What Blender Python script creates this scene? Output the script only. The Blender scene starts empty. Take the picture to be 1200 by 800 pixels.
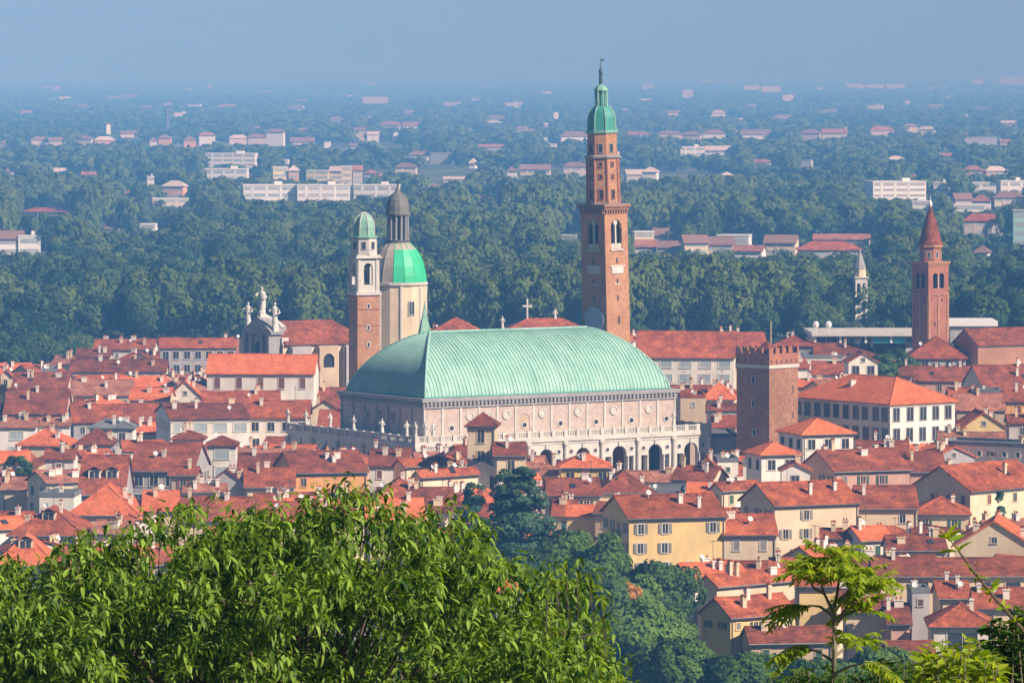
import bpy, math, random
import numpy as np
from mathutils import Vector, Matrix

# ------------------------------------------------------------------ camera, sky, sun, exposure
sc = bpy.context.scene
C = sc.collection
F, H, HZ = 6160.0, 87.0, 80.0          # focal length and horizon in the photo's 1200 px frame, eye height
cam_data = bpy.data.cameras.new('camera')
cam_data.sensor_width = 36.0
cam_data.lens = 36.0 * F / 1200.0
cam_data.shift_y = -(400.0 - HZ) / 1200.0
cam_data.clip_start = 1.0
cam_data.clip_end = 200000.0
cam = bpy.data.objects.new('camera', cam_data)
cam.location = (0, 0, H)
cam.rotation_euler = (math.radians(90), 0, 0)
C.objects.link(cam)
sc.camera = cam

SUN_TO = Vector((0.70, -0.46, 0.60)).normalized()
SUN_EL = math.asin(SUN_TO.z)
SUN_AZ = math.atan2(SUN_TO.x, SUN_TO.y)
world = bpy.data.worlds.new("World")
sc.world = world
world.use_nodes = True
wn, wl = world.node_tree.nodes, world.node_tree.links
wn.clear()
sky = wn.new('ShaderNodeTexSky')
sky.sky_type = 'NISHITA'
sky.sun_disc = False
sky.sun_elevation = SUN_EL
sky.sun_rotation = SUN_AZ
sky.altitude = 1800
sky.air_density = 0.6
sky.dust_density = 0.0
sky.ozone_density = 5.0
bg = wn.new('ShaderNodeBackground')
bg.inputs[1].default_value = 0.05
wo = wn.new('ShaderNodeOutputWorld')
wl.new(sky.outputs[0], bg.inputs[0])
wl.new(bg.outputs[0], wo.inputs[0])

sun_data = bpy.data.lights.new('sun', 'SUN')
sun_data.energy = 5.0
sun_data.angle = math.radians(0.5)
sun_data.color = (1.0, 0.95, 0.89)
sun = bpy.data.objects.new('sun', sun_data)
sun.rotation_euler = SUN_TO.to_track_quat('Z', 'Y').to_euler()
sun.location = (300, 300, 900)
C.objects.link(sun)

sc.view_settings.view_transform = 'Standard'
sc.view_settings.look = 'None'
sc.view_settings.exposure = 0.56
sc.view_settings.gamma = 1.0
sc.view_settings.use_curve_mapping = False
sc.render.engine = 'CYCLES'
sc.cycles.use_denoising = True
sc.cycles.max_bounces = 5
sc.cycles.diffuse_bounces = 2
sc.cycles.glossy_bounces = 2
sc.cycles.transmission_bounces = 2
sc.cycles.volume_bounces = 0
sc.cycles.caustics_reflective = False
sc.cycles.caustics_refractive = False

HAZE_DENSITY = 1.95e-4
HAZE_COLOR = (0.152, 0.47, 1.0)
HAZE_ABSORB = (0.55, 0.295, 0.30)
HAZE_TOP = 640.0

rnd = random.Random(7)
R = math.radians
sin, cos, pi = math.sin, math.cos, math.pi


def atx(px, Y):
    return (px - 600.0) / F * Y


def atz(py, Y):
    return H - (py - HZ) / F * Y


def dist(py, z):
    return (H - z) * F / (py - HZ)


def proj(x, y, z):
    return 600 + F * x / y, HZ + (H - z) * F / y


# ------------------------------------------------------------------ materials
MATS = {}


def mat(name, c1, c2=None, scale=0.6, rough=0.85, fine=0.0, fscale=4.0, var=0.0, bump=0.0, coords='Object', detail=4.0, spec=0.25,
        streak=0.0, brick=None, patch=None):
    """Two-tone weathered surface: large noise mixes c1 and c2, fine noise and a per-object random shift the value."""
    m = bpy.data.materials.new(name)
    m.use_nodes = True
    nt = m.node_tree
    n, l = nt.nodes, nt.links
    bs = n['Principled BSDF']
    bs.inputs['Roughness'].default_value = rough
    bs.inputs['Specular IOR Level'].default_value = spec
    tc = n.new('ShaderNodeTexCoord')
    co = tc.outputs[coords]
    oi = n.new('ShaderNodeObjectInfo')
    # every object gets its own stretch of the pattern
    off = n.new('ShaderNodeVectorMath'); off.operation = 'ADD'
    mul = n.new('ShaderNodeMath'); mul.operation = 'MULTIPLY'; mul.inputs[1].default_value = 91.7
    l.new(oi.outputs['Random'], mul.inputs[0])
    l.new(co, off.inputs[0]); l.new(mul.outputs[0], off.inputs[1])
    co = off.outputs[0]
    nz = n.new('ShaderNodeTexNoise')
    nz.inputs['Scale'].default_value = scale
    nz.inputs['Detail'].default_value = detail
    nz.inputs['Roughness'].default_value = 0.6
    l.new(co, nz.inputs['Vector'])
    rmp = n.new('ShaderNodeValToRGB')
    rmp.color_ramp.elements[0].position = 0.33
    rmp.color_ramp.elements[1].position = 0.67
    rmp.color_ramp.elements[0].color = (*c1, 1)
    rmp.color_ramp.elements[1].color = (*(c2 or c1), 1)
    l.new(nz.outputs['Fac'], rmp.inputs['Fac'])
    col = rmp.outputs['Color']
    if brick:
        bk = n.new('ShaderNodeTexVoronoi')
        bk.inputs['Scale'].default_value = brick[0]
        l.new(co, bk.inputs['Vector'])
        hs = n.new('ShaderNodeMix'); hs.data_type = 'RGBA'; hs.blend_type = 'MULTIPLY'
        hs.inputs['Factor'].default_value = brick[1]
        cr = n.new('ShaderNodeValToRGB')
        cr.color_ramp.elements[0].color = (0.35, 0.35, 0.35, 1)
        cr.color_ramp.elements[1].color = (1.45, 1.4, 1.35, 1)
        sx = n.new('ShaderNodeSeparateColor')
        l.new(bk.outputs['Color'], sx.inputs[0])
        l.new(sx.outputs[0], cr.inputs[0])
        l.new(col, hs.inputs['A']); l.new(cr.outputs['Color'], hs.inputs['B'])
        col = hs.outputs['Result']
    if patch:
        pk = n.new('ShaderNodeTexVoronoi')
        pk.inputs['Scale'].default_value = patch[0]
        l.new(co, pk.inputs['Vector'])
        ps = n.new('ShaderNodeSeparateColor'); l.new(pk.outputs['Color'], ps.inputs[0])
        pr_ = n.new('ShaderNodeValToRGB')
        pr_.color_ramp.elements[0].color = (0.62, 0.66, 0.72, 1)
        pr_.color_ramp.elements[1].color = (1.25, 1.3, 1.3, 1)
        l.new(ps.outputs[1], pr_.inputs[0])
        pm = n.new('ShaderNodeMix'); pm.data_type = 'RGBA'; pm.blend_type = 'MULTIPLY'
        pm.inputs['Factor'].default_value = patch[1]
        l.new(col, pm.inputs['A']); l.new(pr_.outputs['Color'], pm.inputs['B'])
        col = pm.outputs['Result']
    val = None
    if fine:
        nf = n.new('ShaderNodeTexNoise')
        nf.inputs['Scale'].default_value = fscale
        nf.inputs['Detail'].default_value = 3.0
        if streak:
            mp = n.new('ShaderNodeMapping')
            mp.inputs['Scale'].default_value = streak if isinstance(streak, tuple) else (1, 1, streak)
            l.new(co, mp.inputs['Vector']); l.new(mp.outputs[0], nf.inputs['Vector'])
        else:
            l.new(co, nf.inputs['Vector'])
        ma = n.new('ShaderNodeMapRange')
        ma.inputs['From Min'].default_value = 0.25
        ma.inputs['From Max'].default_value = 0.75
        ma.inputs['To Min'].default_value = 1 - fine
        ma.inputs['To Max'].default_value = 1 + fine
        l.new(nf.outputs['Fac'], ma.inputs['Value'])
        val = ma.outputs[0]
        if bump:
            bp = n.new('ShaderNodeBump')
            bp.inputs['Strength'].default_value = bump
            bp.inputs['Distance'].default_value = 0.15
            l.new(nf.outputs['Fac'], bp.inputs['Height'])
            l.new(bp.outputs[0], bs.inputs['Normal'])
    if var:
        mv = n.new('ShaderNodeMapRange')
        mv.inputs['To Min'].default_value = 1 - var
        mv.inputs['To Max'].default_value = 1 + var
        l.new(oi.outputs['Random'], mv.inputs['Value'])
        if val is not None:
            mm = n.new('ShaderNodeMath'); mm.operation = 'MULTIPLY'
            l.new(val, mm.inputs[0]); l.new(mv.outputs[0], mm.inputs[1])
            val = mm.outputs[0]
        else:
            val = mv.outputs[0]
    if val is not None:
        hv = n.new('ShaderNodeHueSaturation')
        l.new(val, hv.inputs['Value']); l.new(col, hv.inputs['Color'])
        col = hv.outputs['Color']
    l.new(col, bs.inputs['Base Color'])
    MATS[name] = m
    return m


def foliage_mat(name, dark, light, trans=0.22, tint=True, attr_normal=True, island=True, mid=None):
    m = bpy.data.materials.new(name)
    m.use_nodes = True
    nt = m.node_tree
    n, l = nt.nodes, nt.links
    n.remove(n['Principled BSDF'])
    out = n['Material Output']
    geo = n.new('ShaderNodeNewGeometry')
    oi = n.new('ShaderNodeObjectInfo')
    f = None
    if island:
        f = geo.outputs['Random Per Island']
    if tint:
        at = n.new('ShaderNodeAttribute'); at.attribute_name = 'tint'
        ad = n.new('ShaderNodeMath'); ad.operation = 'MULTIPLY_ADD'
        if f is not None:
            l.new(f, ad.inputs[0])
        else:
            ad.inputs[0].default_value = 0.5
        ad.inputs[1].default_value = 0.35
        l.new(at.outputs['Fac'], ad.inputs[2])
        a2 = n.new('ShaderNodeMath'); a2.operation = 'MULTIPLY_ADD'
        l.new(oi.outputs['Random'], a2.inputs[0])
        a2.inputs[1].default_value = 0.45
        l.new(ad.outputs[0], a2.inputs[2])
        f = a2.outputs[0]
    rmp = n.new('ShaderNodeValToRGB')
    rmp.color_ramp.elements[0].color = (*dark, 1)
    rmp.color_ramp.elements[1].color = (*light, 1)
    l.new(f, rmp.inputs['Fac'])
    if mid:
        e = rmp.color_ramp.elements.new(0.45); e.color = (*mid, 1)
    df = n.new('ShaderNodeBsdfDiffuse')
    tr = n.new('ShaderNodeBsdfTranslucent')
    mx = n.new('ShaderNodeMixShader')
    mx.inputs[0].default_value = trans
    l.new(rmp.outputs[0], df.inputs[0])
    br = n.new('ShaderNodeHueSaturation')
    br.inputs['Hue'].default_value = 0.485
    br.inputs['Saturation'].default_value = 1.15
    br.inputs['Value'].default_value = 1.7
    l.new(rmp.outputs[0], br.inputs['Color'])
    l.new(br.outputs[0], tr.inputs[0])
    if attr_normal:
        an = n.new('ShaderNodeAttribute'); an.attribute_name = 'nrm'
        vt = n.new('ShaderNodeVectorTransform')
        vt.vector_type = 'NORMAL'; vt.convert_from = 'OBJECT'; vt.convert_to = 'WORLD'
        l.new(an.outputs['Vector'], vt.inputs[0])
        l.new(vt.outputs[0], df.inputs['Normal'])
    l.new(df.outputs[0], mx.inputs[1]); l.new(tr.outputs[0], mx.inputs[2])
    if not attr_normal:
        gl = n.new('ShaderNodeBsdfGlossy')
        gl.inputs['Roughness'].default_value = 0.5
        gl.inputs['Color'].default_value = (1, 1, 1, 1)
        m2 = n.new('ShaderNodeMixShader'); m2.inputs[0].default_value = 0.012
        l.new(mx.outputs[0], m2.inputs[1]); l.new(gl.outputs[0], m2.inputs[2])
        l.new(m2.outputs[0], out.inputs['Surface'])
    else:
        l.new(mx.outputs[0], out.inputs['Surface'])
    MATS[name] = m
    return m


# roofs (terracotta in several ages)
mat('roof_red', (0.22, 0.052, 0.021), (0.43, 0.112, 0.041), 0.42, 0.9, 0.42, 2.6, 0.2, 0.5, brick=(1.5, 0.36), patch=(0.28, 0.5))
mat('roof_dark', (0.14, 0.039, 0.020), (0.32, 0.086, 0.038), 0.42, 0.9, 0.42, 2.6, 0.2, 0.5, brick=(1.5, 0.38), patch=(0.28, 0.5))
mat('roof_orange', (0.52, 0.120, 0.040), (0.68, 0.185, 0.066), 0.3, 0.9, 0.3, 2.6, 0.12, 0.4, brick=(1.5, 0.28))
mat('roof_grey', (0.13, 0.14, 0.15), (0.2, 0.2, 0.2), 0.3, 0.8, 0.2, 2.0, 0.1)
mat('roof_old', (0.28, 0.095, 0.055), (0.42, 0.185, 0.115), 0.4, 0.92, 0.42, 2.6, 0.16, 0.5, brick=(1.5, 0.4), patch=(0.3, 0.5))
# plaster walls
WALLC = {
    'w': ((0.80, 0.75, 0.66), (0.66, 0.60, 0.51)), 'c': ((0.74, 0.60, 0.40), (0.60, 0.47, 0.31)),
    'y': ((0.74, 0.53, 0.21), (0.62, 0.44, 0.2)), 'o': ((0.75, 0.37, 0.12), (0.63, 0.31, 0.12)),
    'p': ((0.62, 0.36, 0.27), (0.5, 0.3, 0.24)), 'g': ((0.46, 0.43, 0.41), (0.35, 0.33, 0.32)),
    't': ((0.55, 0.42, 0.28), (0.43, 0.32, 0.22)), 'b': ((0.48, 0.25, 0.15), (0.36, 0.18, 0.11)),
}
for k, (a, b) in WALLC.items():
    mat('wall_' + k, a, b, 0.18, 0.92, 0.10, 0.9, 0.07, 0.0, streak=0.25)
mat('stone_white', (0.64, 0.60, 0.52), (0.50, 0.47, 0.41), 0.3, 0.8, 0.09, 2.0, 0.03)
mat('stone_grey', (0.36, 0.345, 0.33), (0.27, 0.26, 0.25), 0.3, 0.85, 0.12, 2.0, 0.05)
mat('stone_statue', (0.70, 0.68, 0.60), (0.52, 0.51, 0.46), 1.2, 0.8, 0.12, 4.0, 0.04)
mat('marble_pink', (0.47, 0.365, 0.30), (0.55, 0.455, 0.385), 0.5, 0.75, 0.07, 3.0, 0.0, brick=(1.3, 0.16))
mat('brick_orange', (0.50, 0.265, 0.14), (0.39, 0.19, 0.095), 0.22, 0.9, 0.16, 3.0, 0.03, 0.2, brick=(2.2, 0.25))
mat('brick_red', (0.42, 0.175, 0.10), (0.33, 0.125, 0.075), 0.22, 0.9, 0.16, 3.0, 0.03, 0.2, brick=(2.2, 0.25))
mat('brick_brown', (0.37, 0.19, 0.105), (0.27, 0.125, 0.075), 0.18, 0.9, 0.22, 2.2, 0.03, 0.3, brick=(1.8, 0.3))
mat('copper', (0.19, 0.42, 0.32), (0.33, 0.54, 0.435), 0.3, 0.6, 0.26, 1.4, 0.0, 0.0, spec=0.35, streak=(1.0, 0.10, 0.10), patch=(0.16, 0.22))
mat('copper_seam', (0.28, 0.51, 0.40), (0.38, 0.60, 0.49), 0.3, 0.6, 0.06, 1.2, 0.0, spec=0.35)
mat('copper_bright', (0.035, 0.47, 0.20), (0.05, 0.55, 0.27), 0.3, 0.5, 0.08, 1.5, 0.0, spec=0.4)
mat('copper_teal', (0.035, 0.24, 0.19), (0.085, 0.34, 0.27), 0.4, 0.5, 0.1, 1.5, 0.0, spec=0.4)
mat('copper_pale', (0.16, 0.36, 0.26), (0.29, 0.48, 0.36), 0.5, 0.6, 0.12, 1.5, 0.0)
mat('lead', (0.44, 0.39, 0.30), (0.34, 0.30, 0.235), 0.4, 0.6, 0.12, 1.5, 0.03)
mat('lead_dark', (0.20, 0.19, 0.165), (0.14, 0.135, 0.12), 0.4, 0.6, 0.12, 1.5, 0.03)
mat('bronze', (0.06, 0.09, 0.085), (0.03, 0.05, 0.05), 1.0, 0.5, 0.1, 3.0, 0.0)
mat('clock_blue', (0.34, 0.38, 0.55), (0.42, 0.45, 0.60), 0.6, 0.5, 0.1, 2.0, 0.0)
mat('shade_opening', (0.025, 0.028, 0.04), (0.035, 0.035, 0.045), 0.5, 0.9)  # near-black colour stands for the shade inside openings
mat('glass_dark', (0.03, 0.035, 0.045), (0.05, 0.055, 0.065), 0.5, 0.25, spec=0.5, var=0.2)
mat('glass_teal', (0.03, 0.30, 0.33), (0.05, 0.4, 0.42), 0.3, 0.25, spec=0.5)
mat('glass_pale', (0.30, 0.36, 0.36), (0.42, 0.47, 0.46), 0.2, 0.3, spec=0.5)
mat('shutter_brown', (0.17, 0.075, 0.045), (0.22, 0.10, 0.06), 1, 0.8, var=0.2)
mat('shutter_green', (0.05, 0.10, 0.065), (0.07, 0.13, 0.08), 1, 0.8, var=0.2)
mat('shutter_grey', (0.20, 0.19, 0.18), (0.27, 0.25, 0.23), 1, 0.8, var=0.2)
mat('dish_white', (0.82, 0.80, 0.76), (0.74, 0.72, 0.68), 1, 0.6)
mat('metal_dark', (0.08, 0.08, 0.085), (0.12, 0.12, 0.12), 1, 0.5)
mat('awning_white', (0.8, 0.78, 0.74), (0.72, 0.7, 0.66), 1, 0.9)
mat('bark', (0.10, 0.075, 0.05), (0.16, 0.12, 0.085), 3.0, 0.9, 0.2, 8.0)
mat('bark_pale', (0.20, 0.17, 0.10), (0.28, 0.24, 0.15), 3.0, 0.9, 0.2, 8.0)
mat('paving', (0.20, 0.19, 0.175), (0.27, 0.25, 0.23), 0.08, 0.9, 0.15, 0.6)
# far buildings
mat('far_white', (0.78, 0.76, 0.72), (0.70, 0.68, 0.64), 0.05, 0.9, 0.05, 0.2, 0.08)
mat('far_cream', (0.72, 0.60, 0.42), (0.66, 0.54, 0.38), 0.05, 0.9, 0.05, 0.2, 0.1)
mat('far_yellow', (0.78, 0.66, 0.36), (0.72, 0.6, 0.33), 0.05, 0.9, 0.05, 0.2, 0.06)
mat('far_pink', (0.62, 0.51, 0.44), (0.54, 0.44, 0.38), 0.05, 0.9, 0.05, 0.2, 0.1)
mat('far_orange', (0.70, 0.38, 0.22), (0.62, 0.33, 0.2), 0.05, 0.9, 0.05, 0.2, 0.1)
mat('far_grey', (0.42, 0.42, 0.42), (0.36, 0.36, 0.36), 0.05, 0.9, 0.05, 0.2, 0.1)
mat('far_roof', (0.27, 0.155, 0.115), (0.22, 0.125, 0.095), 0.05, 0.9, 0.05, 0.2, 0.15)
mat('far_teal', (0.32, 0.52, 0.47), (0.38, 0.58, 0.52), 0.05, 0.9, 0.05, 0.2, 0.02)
# greenery
foliage_mat('leaf_forest', (0.004, 0.016, 0.008), (0.13, 0.175, 0.045), mid=(0.034, 0.078, 0.031))
foliage_mat('leaf_cedar', (0.014, 0.044, 0.026), (0.085, 0.16, 0.08), 0.12)
foliage_mat('leaf_dark', (0.012, 0.040, 0.012), (0.12, 0.20, 0.06), 0.18)
foliage_mat('leaf_park', (0.016, 0.052, 0.010), (0.17, 0.275, 0.055), 0.22)
foliage_mat('leaf_autumn', (0.34, 0.17, 0.05), (0.60, 0.32, 0.10), 0.2)
foliage_mat('leaf_front', (0.014, 0.058, 0.004), (0.31, 0.455, 0.06), 0.34, False, False)
foliage_mat('leaf_lime', (0.13, 0.25, 0.012), (0.42, 0.50, 0.03), 0.45, False, False)
foliage_mat('leaf_shrub', (0.03, 0.075, 0.012), (0.10, 0.19, 0.025), 0.3, False, False)


# ------------------------------------------------------------------ mesh builder and object helpers
class MB:
    def __init__(self):
        self.v, self.f, self.m = [], [], []

    def poly(self, pts, mi=0):
        b = len(self.v)
        self.v.extend([tuple(p) for p in pts])
        self.f.append(tuple(range(b, b + len(pts))))
        self.m.append(mi)

    def box(self, x0, x1, y0, y1, z0, z1, mi=0, bottom=True):
        b = len(self.v)
        self.v += [(x0, y0, z0), (x1, y0, z0), (x1, y1, z0), (x0, y1, z0), (x0, y0, z1), (x1, y0, z1), (x1, y1, z1), (x0, y1, z1)]
        fs = [(0, 1, 5, 4), (1, 2, 6, 5), (2, 3, 7, 6), (3, 0, 4, 7), (4, 5, 6, 7)]
        if bottom:
            fs.append((3, 2, 1, 0))
        for q in fs:
            self.f.append(tuple(b + i for i in q)); self.m.append(mi)

    def rings(self, rings, mi=0, cap0=False, cap1=True, mfun=None):
        """Loft closed rings (lists of equal length)."""
        n = len(rings[0])
        b = len(self.v)
        for r in rings:
            self.v += [tuple(p) for p in r]
        for i in range(len(rings) - 1):
            for j in range(n):
                a, c = b + i * n + j, b + i * n + (j + 1) % n
                self.f.append((a, c, c + n, a + n)); self.m.append(mfun(i, j) if mfun else mi)
        if cap0:
            self.f.append(tuple(b + j for j in reversed(range(n)))); self.m.append(mi)
        if cap1:
            t = b + (len(rings) - 1) * n
            self.f.append(tuple(t + j for j in range(n))); self.m.append(mi)

    def lathe(self, prof, n=12, cx=0, cy=0, mi=0, ph=0.0, mfun=None, cap0=False, cap1=True):
        rs = [[(cx + r * cos(ph + 2 * pi * j / n), cy + r * sin(ph + 2 * pi * j / n), z) for j in range(n)] for r, z in prof]
        self.rings(rs, mi, cap0, cap1, mfun)

    def tube(self, pts, rad, n=6, mi=0):
        rs = []
        for i, p in enumerate(pts):
            p = Vector(p)
            d = (Vector(pts[min(i + 1, len(pts) - 1)]) - Vector(pts[max(i - 1, 0)])).normalized()
            u = d.cross(Vector((0, 0, 1)))
            if u.length < 1e-3:
                u = Vector((1, 0, 0))
            u.normalize()
            w = u.cross(d)
            r = rad[i] if isinstance(rad, (list, tuple)) else rad
            rs.append([p + u * (r * cos(2 * pi * j / n)) + w * (r * sin(2 * pi * j / n)) for j in range(n)])
        self.rings(rs, mi, True, True)

    def add(self, o, M=None, mi=None):
        b = len(self.v)
        self.v += [tuple(M @ Vector(p)) for p in o.v] if M else list(o.v)
        self.f += [tuple(b + i for i in q) for q in o.f]
        self.m += [mi] * len(o.f) if mi is not None else list(o.m)

    def mesh(self, name, mats):
        me = bpy.data.meshes.new(name)
        me.from_pydata(self.v, [], self.f)
        for m in mats:
            me.materials.append(MATS[m])
        if len(mats) > 1:
            me.polygons.foreach_set('material_index', self.m)
        me.update()
        return me


def link(name, me, parent=None, loc=(0, 0, 0), rz=0.0, rot=None, scale=None):
    o = bpy.data.objects.new(name, me)
    C.objects.link(o)
    if parent is not None:
        o.parent = parent
    o.location = loc
    o.rotation_euler = rot if rot is not None else (0, 0, rz)
    if scale is not None:
        o.scale = scale
    return o


def build(mb, name, mats, parent=None, loc=(0, 0, 0), rz=0.0, smooth=False):
    if isinstance(mats, str):
        mats = [mats]
    me = mb.mesh(name, mats)
    if smooth:
        me.polygons.foreach_set('use_smooth', [True] * len(me.polygons))
    return link(name, me, parent, loc, rz)


def thing(name, label, cat, loc=(0, 0, 0), rz=0.0, group=None):
    o = bpy.data.objects.new(name, None)
    o.empty_display_size = 1
    C.objects.link(o)
    o.location = loc
    o.rotation_euler = (0, 0, rz)
    return tag(o, label, cat, group)


def tag(o, label, cat, group=None):
    o['label'] = label
    o['category'] = cat
    if group:
        o['group'] = group
    return o


def struct(o, kind='structure', label=None):
    o['kind'] = kind
    return o


def arch_panel(mb, x0, x1, z0, z1, cx, hw, zs, y0=0.0, t=0.6, mi=0, mr=None, zb=None, n=10, flat=False, T=None):
    """Wall piece in the plane y=y0 (outside towards -y) with a round-headed opening, and the opening's reveals t deep."""
    zb = z0 if zb is None else zb
    mr = mi if mr is None else mr
    tr = T or (lambda p: p)
    P = lambda *q: mb.poly([tr(p) for p in q[:-1]], q[-1])
    P((x0, y0, z0), (cx - hw, y0, z0), (cx - hw, y0, z1), (x0, y0, z1), mi)
    P((cx + hw, y0, z0), (x1, y0, z0), (x1, y0, z1), (cx + hw, y0, z1), mi)
    if zb > z0 + 1e-4:
        P((cx - hw, y0, z0), (cx + hw, y0, z0), (cx + hw, y0, zb), (cx - hw, y0, zb), mi)
        P((cx - hw, y0, zb), (cx + hw, y0, zb), (cx + hw, y0 + t, zb), (cx - hw, y0 + t, zb), mr)
    if flat:
        arc = [(cx - hw, zs), (cx + hw, zs)]
    else:
        arc = [(cx - hw * cos(pi * i / n), zs + hw * sin(pi * i / n)) for i in range(n + 1)]
    for (a, za), (b, zb2) in zip(arc, arc[1:]):
        P((a, y0, za), (b, y0, zb2), (b, y0, z1), (a, y0, z1), mi)
        P((a, y0, za), (a, y0 + t, za), (b, y0 + t, zb2), (b, y0, zb2), mr)
    P((cx - hw, y0, zb), (cx - hw, y0 + t, zb), (cx - hw, y0 + t, zs), (cx - hw, y0, zs), mr)
    P((cx + hw, y0, zb), (cx + hw, y0, zs), (cx + hw, y0 + t, zs), (cx + hw, y0 + t, zb), mr)


def statue_mb(h, seed=0, arm=True):
    """A robed standing figure on a small plinth, one continuous lathed body with head, bent arm."""
    r = random.Random(seed)
    mb = MB()
    prof = [(0.15, 0.0), (0.15, 0.05), (0.12, 0.055), (0.125, 0.1), (0.105, 0.28), (0.095, 0.46), (0.10, 0.58), (0.125, 0.72), (0.115, 0.79), (0.045, 0.83),
            (0.038, 0.86), (0.055, 0.89), (0.058, 0.925), (0.046, 0.965), (0.015, 0.99)]
    lean = r.uniform(-0.05, 0.05)
    rings = []
    for rr, z in prof:
        cx = lean * sin(z * pi)
        rings.append([((cx + rr * cos(a) * (1 + 0.18 * sin(3 * a + 5 * z))) * h, rr * 0.8 * sin(a) * h, z * h) for a in [2 * pi * j / 10 for j in range(10)]])
    mb.rings(rings, 0, True, True)
    if arm:
        s = r.choice((-1, 1))
        mb.tube([(s * 0.12 * h, 0, 0.74 * h), (s * 0.24 * h, -0.03 * h, 0.62 * h), (s * 0.2 * h, -0.14 * h, 0.7 * h)], [0.045 * h, 0.035 * h, 0.025 * h], 6)
        mb.tube([(-s * 0.12 * h, 0, 0.74 * h), (-s * 0.19 * h, 0.02 * h, 0.58 * h), (-s * 0.1 * h, -0.12 * h, 0.52 * h)], [0.045 * h, 0.035 * h, 0.03 * h], 6)
    return mb


_shared = {}


def shared(key, fn, mats):
    if key not in _shared:
        _shared[key] = fn().mesh(key if isinstance(key, str) else key[0], mats)
    return _shared[key]


def window_mb(w, h, b=0.16, t=0.09, sill=True):
    """Stone surround of a window, standing proud of the wall plane y=0 (outside is -y), centred on the origin."""
    mb = MB()
    x, z = w / 2, h / 2
    mb.box(-x - b, -x, -t, 0.02, -z, z)
    mb.box(x, x + b, -t, 0.02, -z, z)
    mb.box(-x - b, x + b, -t - 0.01, 0.02, z, z + b)
    if sill:
        mb.box(-x - b - 0.06, x + b + 0.06, -t - 0.08, 0.02, -z - b * 0.8, -z)
    return mb


def pane_mb(w, h, bars=True):
    mb = MB()
    mb.box(-w / 2, w / 2, -0.035, 0.01, -h / 2, h / 2, 0)
    if bars:
        mb.box(-0.035, 0.035, -0.06, -0.035, -h / 2, h / 2, 1)
    return mb


def add_window(parent, x, y, z, rz, w, h, pane='glass_dark', frame='stone_white', bars=True):
    """A window in the wall at x, y, z whose outside faces rz (0 = -y): surround, with its pane or closed shutter below it."""
    kw, kh = round(w, 2), round(h, 2)
    wo_ = link('window', shared(('window', kw, kh, frame), lambda: window_mb(kw, kh), [frame]), parent, (x, y, z), rz)
    nm = 'shutter' if pane.startswith('shutter') else 'pane'
    link(nm, shared((nm, kw, kh, pane), lambda: pane_mb(kw, kh, bars), [pane, 'stone_white' if nm == 'pane' else pane]), wo_, (0, 0, 0), 0)
    return wo_


# ------------------------------------------------------------------ ground
def ground_z(x, y):
    """Height of the hill that the camera stands on; zero in the plain."""
    pts = [(-80, 86.0), (0, 85.2), (10, 83.0), (30, 78.0), (60, 71.0), (150, 52.0), (300, 27.0), (450, 6.0), (540, 0.6), (600, 0.0)]
    if y >= 600:
        return 0.0
    if y <= -80:
        return 86.0
    for (a, za), (b, zb) in zip(pts, pts[1:]):
        if a <= y <= b:
            t = (y - a) / (b - a)
            return za + (zb - za) * t
    return 0.0


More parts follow.
